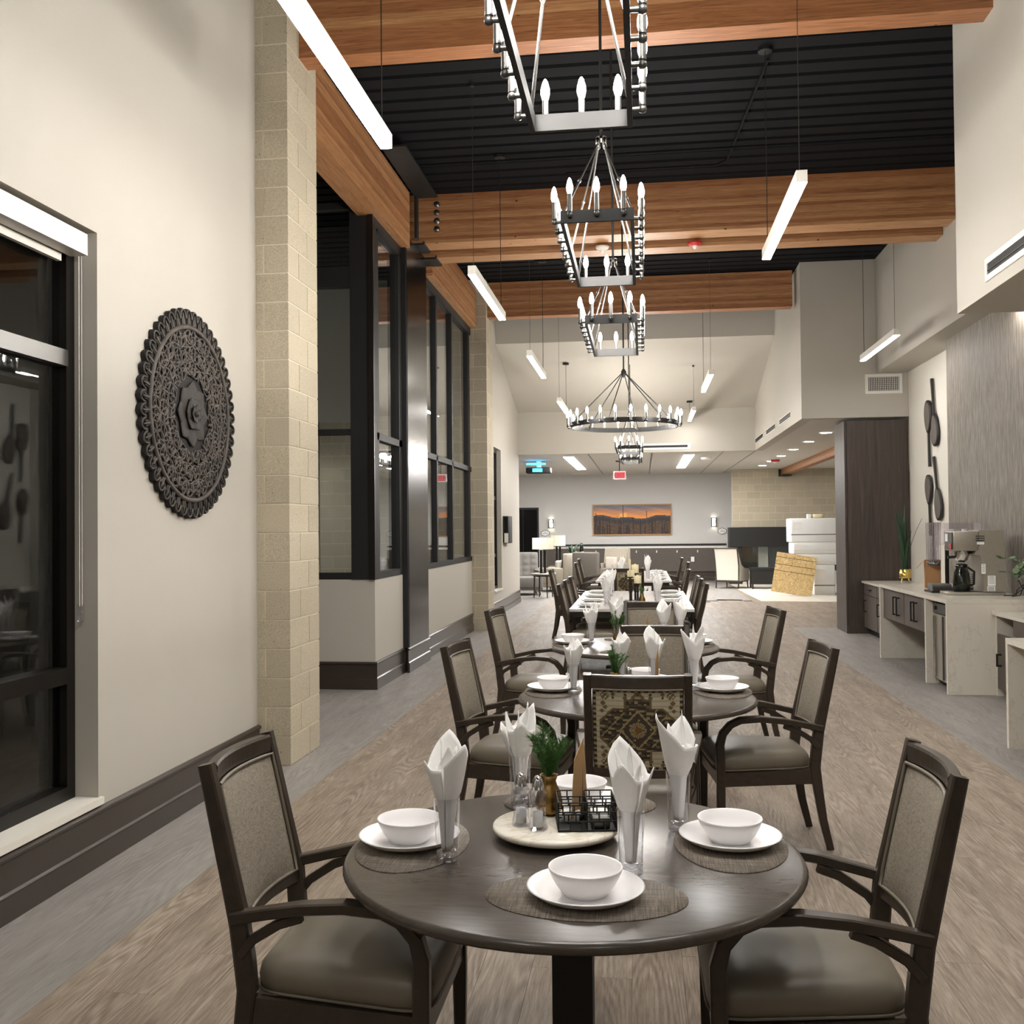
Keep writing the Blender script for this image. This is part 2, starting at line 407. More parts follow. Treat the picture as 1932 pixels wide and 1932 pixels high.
# wall beyond the second block column, with narrow window opening
w = MB(); a0, a1 = 18.3, 19.25
w.box((-2.98, 16.45, 0), (-2.735, a0, DECK)); w.box((-2.98, a0, 0), (-2.735, a1, .48)); w.box((-2.98, a0, 3.17), (-2.735, a1, DECK)); w.box((-2.98, a1, 0), (-2.735, 22.1, DECK))
struct(w, 'wall_far_left', 'wall_paint', 'cream wall with a tall narrow window before the lounge', 'wall')
struct(MB().box((-2.735, 22.0, LC), (2.429, 22.109, 4.5)), 'wall_header', 'wall_paint', 'cream bulkhead face above the lounge opening', 'wall')
struct(MB().box((-6, 31.0, 0), (2.95, 31.2, LC)), 'wall_end', 'grey_paint', 'pale grey end wall with the framed painting', 'wall')
struct(MB().box((2.43, 15.851, LC), (2.609, 22.109, DECK)), 'wall_upper_right', 'wall_paint', 'cream upper wall with three slot vents', 'wall')
struct(MB().box((2.43, 15.67, LC), (4.3, 15.85, DECK+.1)), 'wall_gable', 'wall_paint', 'tall cream wall above the dark wood panel with a square vent', 'wall')
struct(MB().box((2.36, YB, 3.22), (4.6, 7.83, DECK)), 'wall_bulkhead', 'wall_paint', 'cream bulkhead at upper right nearest the camera', 'wall')
struct(MB().box((3.54, 7.84, 3.95), (4.6, 15.66, DECK)), 'wall_recess', 'wall_paint', 'cream upper wall and soffit above the serving counter', 'wall')
struct(MB().box((4.0, 13.09, 0), (4.3, 15.66, 3.949)), 'wall_right', 'white_paint', 'white wall behind the hanging spoons', 'wall')
struct(MB().box((3.8, YB, 0), (4.3, 13.08, 3.949)), 'wall_paper_right', 'wallpaper', 'grey grass textured wallpaper wall behind the coffee brewer', 'wall')
struct(MB().box((-6, YB-.2, 0), (6, YB, DECK)), 'wall_back', 'wall_paint', 'cream wall behind the camera', 'wall')
struct(MB().box((-6.2, YB, 0), (-6, 33, DECK)).box((8, 15, 0), (8.2, 33, LC)).box((4.31, 15.67, 0), (8.0, 15.85, LC-.001)), 'wall_outer', 'wall_paint', 'plain outer walls beyond the lounge and entry', 'wall')
struct(MB().box((-6, 7.0, 0), (XL-.02, 7.3, DECK)), 'wall_entry', 'wall_paint', 'cream wall of the entry alcove behind the block column', 'wall')

def baseboard(name, pts_a, pts_b, nrm, label, h=.283):
    # profile: lower board proud, upper board, cap bead
    (x0, y0), (x1, y1) = pts_a, pts_b; mb = MB()
    pr = [(0, 0), (.026, 0), (.026, .104), (.024, .112), (.013, .122), (.013, .252), (.024, .260), (.026, .266), (.026, .272), (.011, h), (0, h)]
    if nrm[0]: mb.prism([(x0+nrm[0]*a, b) for a, b in pr], min(y0, y1), max(y0, y1), 1)
    else: mb.prism([(y0+nrm[1]*a, b) for a, b in pr], min(x0, x1), max(x0, x1), 0)
    return struct(mb, name, 'dark_base', label, 'baseboard')
baseboard('baseboard_left', (XL, YB), (XL, 6.714), (1, 0), 'dark brown stepped baseboard under the left window wall')
baseboard('baseboard_bay_front', (-5.9, 10.0), (-2.72, 10.0), (0, -1), 'dark brown baseboard on the camera side of the glazed bay')
baseboard('baseboard_bay_side', (-2.742, 9.98), (-2.742, 11.2), (1, 0), 'dark brown baseboard below the first bay window')
baseboard('baseboard_column', (-2.688, 11.18), (-2.688, 12.32), (1, 0), 'dark brown baseboard wrapped round the steel column')
baseboard('baseboard_bay_rear', (-2.742, 12.32), (-2.742, 15.87), (1, 0), 'dark brown baseboard below the three pane bay window')
baseboard('baseboard_far_left', (-2.735, 16.46), (-2.735, 22.1), (1, 0), 'dark brown baseboard under the narrow far window')
baseboard('baseboard_end', (-3.1, 31.0), (2.5, 31.0), (0, -1), 'dark brown baseboard along the lounge end wall')

# windows
def frame_rect(mb, ax, pos, u0, u1, z0, z1, w, dpt):
    # frame bars in a plane x=pos (ax 0, u=y) or y=pos (ax 1, u=x)
    def b(ua, ub, za, zb):
        if ax == 0: mb.box((pos-dpt/2, ua, za), (pos+dpt/2, ub, zb))
        else: mb.box((ua, pos-dpt/2, za), (ub, pos+dpt/2, zb))
    b(u0, u1, z0, z0+w); b(u0, u1, z1-w, z1); b(u0, u0+w, z0+w, z1-w); b(u1-w, u1, z0+w, z1-w)
win = thing('window_1', 'tall dark framed window on the left wall reflecting the room at night', 'window', (0, 0, 0), kind='structure')
gx = -2.86; mb = MB()
frame_rect(mb, 0, gx, wy0, wy1-.004, wz0, wz1, .07, .1)
mb.build('window_frame', 'bronze_frame', win)
for z in (2.50, .94):
    MB().box((gx-.05, wy0+.07, z-.04), (gx+.06, wy1-.074, z+.04)).build('transom', 'bronze_frame' if z < 1 else 'gunmetal', win)
MB().box((gx-.05, 3.0, wz0+.07), (gx+.045, 3.06, wz1-.07)).build('mullion', 'bronze_frame', win)
for (z0, z1) in ((wz0+.07, .90), (.98, 2.46), (2.54, wz1-.07)):
    MB().box((gx-.012, wy0+.07, z0), (gx+.012, wy1-.074, z1)).build('pane', 'pane_glass', win)
MB().box((XL-.17, wy0, wz0-.03), (XL+.02, wy1+.02, wz0+.004)).build('window_sill', 'white_paint', win)
bl = thing('roller_blind', 'white roller blind cassette at the top of the left window', 'blind', (XL-.06, 3.4, wz1-.11))
MB().box((-.045, -1.15, -.02), (.045, 1.19, .085)).build('cassette', 'white_fixture', bl)
MB().box((-.075, -1.14, -.06), (-.05, 1.12, -.022)).build('hem_bar', 'white_fixture', bl)
mb = MB()
for s in (-.012, .012): mb.tube([(-.01, 1.215+s, 0), (-.01, 1.215+s, -1.75)], .0025, 5)
mb.build('bead_chain', 'white_fixture', bl); MB().tube([(-.01, 1.2, -1.74), (-.01, 1.2, -1.83), (-.01, 1.23, -1.83), (-.01, 1.23, -1.74)], .009, 6).build('chain_tensioner', 'acrylic', bl)

win2 = thing('window_2', 'tall narrow black framed window before the lounge', 'window', kind='structure')
mb = MB(); frame_rect(mb, 0, -2.86, a0, a1-.002, .482, 3.168, .06, .08); mb.box((-2.9, a0, 2.2), (-2.83, a1, 2.27)); mb.box((-2.9, a0, 1.1), (-2.83, a1, 1.16)); mb.build('window_frame', 'bronze_frame', win2)
for (z0, z1) in ((.54, 1.1), (1.16, 2.2), (2.27, 3.1)): MB().box((-2.87, a0+.06, z0), (-2.85, a1-.06, z1)).build('pane', 'pane_glass', win2)
MB().box((-2.9, a0, .46), (-2.71, a1+.02, .484)).build('window_sill', 'white_paint', win2)

# glazed bay (vestibule)
bay = thing('glazed_bay', 'glazed entry bay with black frames above low cream walls', 'window bay', kind='structure')
MB().box((-5.9, 10.0, 0), (-2.742, 10.1, 1.13)).box((-2.842, 10.1, 0), (-2.742, 15.88, 1.13)).build('low_wall', 'wall_paint', bay)
MB().box((-2.985, 9.985, 1.13), (-2.735, 10.11, 5.05)).build('corner_post', 'black_metal', bay)
MB().box((-2.985+.20, 9.96, 1.13), (-2.728, 9.984, 5.05)).build('corner_trim', 'bronze_frame', bay)
mb = MB()
for (z0, z1) in ((1.13, 1.2), (2.63, 2.69), (4.17, 4.38), (4.98, 5.05)): mb.box((-5.9, 10.0, z0), (-2.986, 10.09, z1))
mb.box((-4.2, 10.0, 1.2), (-4.14, 10.09, 5.0)); mb.build('front_frame', 'black_metal', bay)
for (z0, z1) in ((1.2, 2.63), (2.69, 4.17), (4.38, 4.98)):
    for (xa, xb) in ((-5.9, -4.2), (-4.14, -2.986)): MB().box((xa, 10.04, z0), (xb, 10.055, z1)).build('pane', 'pane_glass', bay)
mb = MB()
for (z0, z1) in ((1.13, 1.2), (2.585, 2.66), (4.78, 4.9)): mb.box((-2.83, 10.112, z0), (-2.735, 11.2, z1))
mb.box((-2.83, 10.112, 1.2), (-2.735, 10.19, 4.8)); mb.box((-2.83, 11.06, 1.2), (-2.735, 11.2, 4.8)); mb.build('side_frame', 'black_metal', bay)
for (z0, z1) in ((1.2, 2.585), (2.66, 4.78)): MB().box((-2.79, 10.19, z0), (-2.775, 11.06, z1)).build('pane', 'pane_glass', bay)
mb = MB()
for (z0, z1) in ((1.13, 1.2), (2.565, 2.64), (4.78, 4.9)): mb.box((-2.83, 12.29, z0), (-2.735, 15.88, z1))
ms = [12.29, 13.13, 14.22, 15.6, 15.88]
for m_, ww in ((12.29, .07), (13.13, .08), (14.24, .08), (15.62, .08)): mb.box((-2.83, m_, 1.2), (-2.735, m_+ww, 4.8))
mb.build('rear_frame', 'black_metal', bay)
for (ya, yb) in ((12.36, 13.13), (13.21, 14.24), (14.32, 15.62), (15.70, 15.88)):
    for (z0, z1) in ((1.2, 2.565), (2.64, 4.78)): MB().box((-2.79, ya, z0), (-2.775, yb, z1)).build('pane', 'pane_glass', bay)
stc = thing('steel_column', 'brown steel clad column between the two bay windows', 'column', kind='structure')
MB().box((-2.9, 11.2, .283), (-2.68, 11.235, 5.09)).build('front_plate', 'black_metal', stc)
MB().box((-2.9, 11.236, .283), (-2.675, 12.28, 5.05)).build('cladding', 'brown_steel', stc)

# concrete block courses
CH = .2032
def blk(parent, a, b): rpiece('block', 'block', parent, a, b)
def block_column(name, label, x0, x1, y0, y1, top):
    t = thing(name, label, 'column', kind='structure')
    MB().box((x0, y0+.004, 0), (x1-.004, y1-.004, top)).build('mortar_core', 'mortar', t)
    n = int(top/CH); g = .005
    for i in range(n):
        z0, z1 = i*CH+g, (i+1)*CH-g
        z0 += .0
        if i % 2 == 0:
            blk(t, (x0+.002, y0, z0), (x1, y0+.40-g, z1)); blk(t, (x1-.2, y0+.40+g, z0), (x1, y1, z1))
        else:
            blk(t, (x0+.002, y0, z0), (x0+.068-g, y0+.19, z1)); blk(t, (x0+.068+g, y0, z0), (x1, y0+.22-g, z1)); blk(t, (x1-.2, y0+.22+g, z0), (x1, y1, z1))
    return t
block_column('block_column', 'tall tan concrete block column beside the carved medallion wall', -2.70, -2.452, 6.716, 7.345, DECK)
block_column('block_column', 'far tan concrete block column past the three pane bay window', -2.76, -2.478, 15.89, 16.50, DECK)
def block_wall(name, label, x0, x1, y, z0, z1, dpt=.2):
    t = thing(name, label, 'wall', kind='structure')
    MB().box((x0, y+.004, z0), (x1, y+dpt, z1)).build('mortar_core', 'mortar', t)
    z = z0; i = 0; g = .005
    while z < z1-.02:
        zt = min(z+CH, z1); x = x0-(.2 if i % 2 else 0)
        while x < x1:
            a, b = max(x, x0), min(x+.4064, x1)
            if b-a > .03: blk(t, (a+g, y, z+g), (b-g, y+.1, zt-g))
            x += .4064
        z += CH; i += 1
    return t
block_wall('wall_block_vestibule', 'tan concrete block wall seen through the bay glass', -5.2, -2.88, 15.66, 0, 3.4)
struct(MB().box((-5.9, 15.66, 3.4), (-2.88, 15.8, DECK)), 'wall_vestibule', 'wall_paint', 'upper wall at the back of the glazed bay', 'wall')
block_wall('wall_block_hearth', 'tan concrete block wall above the fireplace', 2.56, 5.6, 29.3, 1.62, LC)

# ------------------------------------------------------------------ beams
def beam(name, label, a, b, along, lam=.0385):
    t = thing(name, label, 'beam', ((a[0]+b[0])/2, (a[1]+b[1])/2, a[2]))
    n = max(1, int(round((b[2]-a[2])/lam))); h = (b[2]-a[2])/n
    dx, dy = b[0]-a[0], b[1]-a[1]
    me = sbox('glulam' if along == 0 else 'glulam_along', (dx, dy, h-.0006))
    for i in range(n): place(me, 'lamination', t, (0, 0, h*(i+.5)))
    return t
B_Z = 5.09
beam('glulam_beam', 'nearest large wood beam crossing the top of the room', (-2.47, 6.962, B_Z), (2.36, 7.16, DECK), 0)
beam('glulam_beam', 'second wood beam across the room in front of the paired beam', (-2.83, 11.742, B_Z), (3.535, 12.046, DECK), 0)
beam('glulam_beam', 'wood beam directly behind the second beam, only its underside showing', (-2.80, 12.22, 5.045), (3.535, 12.5, DECK), 0)
beam('glulam_beam', 'far wood beam ending at the cream upper wall', (-2.49, 16.035, B_Z), (2.37, 16.25, 5.66), 0)
beam('glulam_beam', 'wood header beam over the entry alcove and first bay window', (-2.9, 7.35, 4.9), (-2.64, 11.25, 5.55), 1)
beam('glulam_beam', 'wood header beam above the three pane bay window', (-2.9, 12.52, 4.9), (-2.64, 15.88, 5.50), 1)
beam('glulam_beam', 'wood beam on the lounge ceiling running to the block wall', (3.95, 18.0, 3.10), (4.13, 29.28, LC-.001), 1)
st = thing('beam_bracket', 'black steel bracket holding the lounge wood beam on the block wall', 'bracket', (4.04, 29.29, 3.06))
MB().box((-.13, -.55, 0), (.13, 0, .035)).build('seat', 'black_matte', st); MB().box((-.17, -.05, 0), (-.1, 0, .21)).build('back_plate', 'black_matte', st)
tag(MB().box((-2.7, 12.06, 5.16), (3.47, 12.2, DECK)).build('steel_channel', 'black_metal'), 'black steel channel between the paired wood beams', 'beam')
for (x, y, z, l) in ((-2.78, 11.70, 5.066, 'black steel seat plate under the second beam at the steel column'), (-2.73, 12.18, 5.021, 'black steel seat plate under the paired beam at the steel column')):
    t = thing('seat_plate', l, 'bracket', (x, y, z)); MB().box((0, 0, 0), (.21, .36, .022)).build('plate', 'black_matte', t); MB().box((.2, .0, .0221), (.21, .36, .045)).build('lip', 'black_matte', t)
t = thing('steel_hanger', 'black steel angle above the header beam end at the bay', 'bracket', (-2.62, 9.9, 5.56))
MB().box((0, 0, 0), (.26, 1.6, .02)).build('flange', 'black_matte', t); MB().box((.0, 1.5, -.5), (.03, 1.6, 0)).build('strap', 'black_matte', t)
for i in range(4):
    o = tag(MB().lathe([(.001, .012), (.032, .012), (.038, 0)], 16).build('beam_plug', 'chrome_pipe'), 'round plug on the left end of the second beam, %s of four from the top' % ('first', 'second', 'third', 'fourth')[i], 'plug', 'plugs at the left end of the second beam')
    o.location = (-2.42, 11.74, 5.56-i*.1); o.rotation_euler = (R(90), 0, 0)
# pipes on the deck
for n_, (pts, r, l) in enumerate((
    ([(-2.3, 10.3, 5.5), (3.4, 10.3, 5.5)], .016, 'thin black sprinkler pipe running straight across under the deck'),
    ([(1.1, 8.6, 5.6), (.95, 10.9, 5.6), (.85, 11.05, 5.6), (-.8, 11.05, 5.6)], .014, 'black bent conduit on the deck right of the chandeliers'),
    ([(-1.5, 14.2, 5.5), (3.3, 14.2, 5.5)], .03, 'black pipe under the deck beyond the paired beams'))):
    tag(MB().tube(pts, r, 8).build('ceiling_pipe', 'black_deck'), l, 'pipe')
for (x, y, m_, l) in ((-.45, 12.1, 'white_fixture', 'white sprinkler head under the paired beams by the chandelier'), (.66, 12.1, 'red_paint', 'red and white alarm sounder under the second beam')):
    t = thing('ceiling_sensor', l, 'detector', (x, y, 5.0)); MB().lathe([(.03, .06), (.09, .055), (.075, .03), (.03, .015)], 20, cap=True).build('base', m_, t); MB().lathe([(.03, .015), (.018, -.02), (.002, -.025)], 12, cap=True).build('nozzle', 'white_fixture', t)

# ------------------------------------------------------------------ vents
def vent_x(label, x, y0, y1, z0, z1, bd=.03):
    t = thing('slot_vent', label, 'vent', (x, (y0+y1)/2, z0)); h = z1-z0; L = (y1-y0)/2
    mb = MB(); mb.box((-.012, -L, 0), (0, L, bd)); mb.box((-.012, -L, h-bd), (0, L, h)); mb.box((-.012, -L, bd), (0, -L+bd, h-bd)); mb.box((-.012, L-bd, bd), (0, L, h-bd)); mb.build('vent_frame', 'white_fixture', t)
    MB().box((-.004, -L+bd, bd), (-.001, L-bd, h-bd)).build('slot', 'black_matte', t); MB().box((-.010, -L+bd, h/2-.012), (-.005, L-bd, h/2-.004)).build('blade', 'gunmetal', t)
vent_x('large white framed slot vent on the near bulkhead', 2.36, 5.3, 7.18, 3.30, 3.455, .04)
for i, (ya, yb) in enumerate(((16.75, 18.15), (18.65, 20.05), (20.5, 22.0))):
    vent_x(('nearest', 'middle', 'farthest')[i]+' of the three slot vents on the cream upper wall', 2.43, ya, yb-.02, 3.42, 3.53, .015)
t = thing('slot_vent', 'long white slot vent on the bulkhead above the lounge opening', 'vent', (.35, 22.0, 3.34))
mb = MB(); mb.box((-.7, -.014, 0), (.7, 0, .04)); mb.box((-.7, -.014, .09), (.7, 0, .13)); mb.box((-.7, -.014, .04), (-.64, 0, .09)); mb.box((.64, -.014, .04), (.7, 0, .09)); mb.build('vent_frame', 'white_fixture', t); MB().box((-.64, -.006, .04), (.64, -.001, .09)).build('slot', 'black_matte', t)
t = thing('air_grille', 'square white return air grille on the tall cream wall', 'vent', (3.64, 15.67, 3.63))
mb = MB(); w_, h_ = .27, .30
mb.box((-w_, -.02, 0), (w_, 0, .045)); mb.box((-w_, -.02, h_-.045), (w_, 0, h_)); mb.box((-w_, -.02, .045), (-w_+.045, 0, h_-.045)); mb.box((w_-.045, -.02, .045), (w_, 0, h_-.045)); mb.build('vent_frame', 'white_fixture', t)
MB().box((-w_+.04, -.004, .04), (w_-.04, -.001, h_-.04)).build('backing', 'black_matte', t)
for i in range(17): MB().box((-w_+.06+i*.026, -.016, .045), (-w_+.068+i*.026, -.005, h_-.045)).build('louver', 'white_fixture', t)
mb = MB()
for i in range(7): mb.box((-w_+.045, -.012, .06+i*.03), (w_-.045, -.007, .064+i*.03))
mb.build('grille_bars', 'white_fixture', t)
# ------------------------------------------------------------------ linear pendant lights
def linear_light(label, x, y0, y1, z, ceil, hang=None):
    L = y1-y0; t = thing('linear_pendant', label, 'light', (x, y0, z))
    w, h = .036, .085
    mb = MB(); mb.box((-w, 0, .006), (w, L, h)); mb.build('housing', 'white_fixture', t)
    MB().box((-w+.003, .004, 0), (w-.003, L-.004, .0058)).build('diffuser', 'line_glow', t)
    for k, (yy, r) in enumerate(((.1, .004), (L-.1, .006))):
        zc = ceil(y0+yy) if callable(ceil) else ceil
        c = MB().tube([(0, yy, h), (0, yy, zc-z-.03)], r*.6, 6).build('suspension_cable' if k == 0 else 'power_cord', 'gunmetal' if k == 0 else 'black_matte', t)
        MB().cyl((0, yy, zc-z-.03), .06 if k else .02, .03, 14).build('ceiling_canopy', 'black_matte', t)
    return t
slope = lambda y: DECK if y < 18.7 else 5.15-(y-18.7)*.93/3.3
linear_light('long white linear pendant at top left, nearest the camera', -1.49, 3.82, 5.76, 3.91, DECK)
linear_light('white linear pendant left of the second chandelier in front of the bay windows', -1.49, 8.75, 10.72, 3.91, DECK)
linear_light('white linear pendant left of the ring chandelier, under the far beam', -1.46, 13.03, 15.0, 3.91, DECK)
linear_light('small far white linear pendant just left of the ring chandelier rim', -1.47, 17.84, 19.7, 3.91, slope)
linear_light('white linear pendant at upper right in front of the second beam', 1.07, 6.75, 8.67, 3.91, DECK)
linear_light('white linear pendant right of the third chandelier, under the far beam', 1.04, 15.12, 17.07, 3.91, DECK)
linear_light('small far white linear pendant just right of the ring chandelier rim', 1.02, 19.76, 21.7, 3.91, slope)
linear_light('white linear pendant over the serving counter beside the cream soffit', 3.07, 12.5, 14.4, 3.93, DECK)
linear_light('added out of frame linear pendant over the camera position on the right', 1.07, 1.6, 3.55, 3.91, DECK)  # unseen pendant, added to light the near end of the room
linear_light('added fill light pendant behind the camera on the left', -1.49, -1.6, .35, 3.91, DECK)  # unseen fixture added behind the camera for fill light
linear_light('added fill light pendant behind the camera on the right', 1.07, -3.2, -1.25, 3.91, DECK)  # second unseen fill fixture, added behind the camera

linear_light('added hidden linear pendant brightening the glazed entry bay', -5.35, 13.0, 14.9, 2.9, DECK)  # added out of sight so the block wall behind the glass is lit

# ------------------------------------------------------------------ chandeliers
def candle_parts():
    a = MB(); a.tube([(0, 0, -.012), (.034, 0, -.012)], .009, 8); a.lathe([(.002, -.026), (.012, -.022), (.014, -.012), (.012, -.004), (.006, 0)], 10, (.034, 0, 0)); a.lathe([(.0115, 0), (.0115, .085)], 10, (.034, 0, 0), cap=True)
    b = MB(); b.lathe([(.008, .083), (.012, .092), (.0165, .108), (.016, .125), (.009, .152), (.003, .162)], 7, (.034, 0, 0), cap=True)
    return a.mesh('candle_holder', 'gunmetal'), b.mesh('bulb', 'bulb_glow')
HOLD, BULB = candle_parts()
def candle(t, p, ang):
    h = place(HOLD, 'candle_holder', t, p, (0, 0, ang)); place(BULB, 'bulb', h, (0, 0, 0))
def rect_chandelier(label, x, yc, z, L=1.30, W=.353, hub=.62, rod=True):
    t = thing('linear_chandelier', label, 'chandelier', (x, yc, z), group='rectangular candle chandeliers in a row')
    hw, hl, hh = W/2, L/2, .058; b = .018
    mb = MB()
    mb.box((-hw, -hl, 0), (-hw+b, hl, hh)); mb.box((hw-b, -hl, 0), (hw, hl, hh)); mb.box((-hw+b, -hl, 0), (hw-b, -hl+b, hh)); mb.box((-hw+b, hl-b, 0), (hw-b, hl, hh))
    mb.build('frame', 'black_metal', t)
    n = 8
    for s in (-1, 1):
        for i in range(n): candle(t, (s*hw, -hl+L*(i+.5)/n, hh*.7), 0 if s > 0 else math.pi)
        for i in (-1, 0, 1): candle(t, (i*W*.36, s*hl, hh*.7), s*math.pi/2)
    for sx in (-1, 1):
        for sy in (-.5, .5): lamp_light(t, (sx*(hw+.03), sy*hl, hh+.13), BULB_W*22/4)
    for sx in (-1, 1):
        for sy in (-1, 0, 1):
            p0 = Vector((sx*(hw-.01), sy*(hl-.06), hh)); p1 = Vector((sx*.018, sy*.03, hub-.03))
            mb = MB(); m = p0.lerp(p1, .45)
            mb.tube([p0, m], .006, 6); mb.tube([m, p1], .005, 6); mb.lathe([(.003, -.012), (.011, 0), (.003, .012)], 8, tuple(m))
            mb.build('rod', 'gunmetal', t)
    mb = MB()
    for sx in (-1, 1):
        for sy in (-1, 1): mb.lathe([(.008, -.02), (.013, -.01), (.013, .02), (.006, .03)], 10, (sx*.018, sy*.02, hub-.02), cap=True)
    mb.cyl((0, 0, hub), .03, .015, 14); mb.build('hub', 'chrome', t)
    MB().tube([(0, 0, hub+.01), (0, 0, DECK-z-.03)], .008, 8).build('stem', 'black_matte', t)
    MB().cyl((0, 0, DECK-z-.03), .07, .03, 16).build('ceiling_canopy', 'black_matte', t)
    return t
rect_chandelier('rectangular candle chandelier at the top edge, nearest the camera', -.195, 2.78, 3.015)
rect_chandelier('second rectangular candle chandelier, in front of the second wood beam', -.20, 5.40, 3.105, hub=.64)
rect_chandelier('third rectangular candle chandelier, in front of the far wood beam', -.195, 7.33, 3.01, hub=.59)
rect_chandelier('rectangular candle chandelier directly behind the ring chandelier', -.2, 16.3, 2.87)
rect_chandelier('farthest rectangular candle chandelier at the lounge opening', -.22, 19.75, 2.93, L=1.3)
t = thing('ring_chandelier', 'round black ring chandelier with candle bulbs over the long white table', 'chandelier', (-.2, 11.6, 2.80))
rr = .62; mb = MB(); mb.lathe([(rr-.012, 0), (rr, 0), (rr, .055), (rr-.012, .055), (rr-.012, 0)], 56, smooth=False); mb.build('ring', 'black_metal', t)
for i in range(24): a = 2*math.pi*(i+.5)/24; candle(t, (rr*math.cos(a), rr*math.sin(a), .03), a)
for i in range(6):
    a = 2*math.pi*(i+.25)/6; MB().tube([(rr*.985*math.cos(a), rr*.985*math.sin(a), .05), (.02*math.cos(a), .02*math.sin(a), .63)], .006, 6).build('rod', 'black_metal', t)
    MB().tube([((rr-.012)*math.cos(a), (rr-.012)*math.sin(a), .02), ((rr-.07)*math.cos(a+.05), (rr-.07)*math.sin(a+.05), .05)], .006, 5).build('clip', 'gunmetal', t)
for i in range(6): lamp_light(t, ((rr+.03)*math.cos(i*math.pi/3), (rr+.03)*math.sin(i*math.pi/3), .15), BULB_W*24/6)
MB().lathe([(.012, .58), (.03, .61), (.03, .65), (.012, .68)], 14, cap=True).build('hub', 'black_metal', t)
MB().tube([(0, 0, .67), (0, 0, DECK-2.8-.03)], .009, 8).build('stem', 'black_matte', t)
MB().cyl((0, 0, DECK-2.8-.03), .07, .03, 16).build('ceiling_canopy', 'black_matte', t)

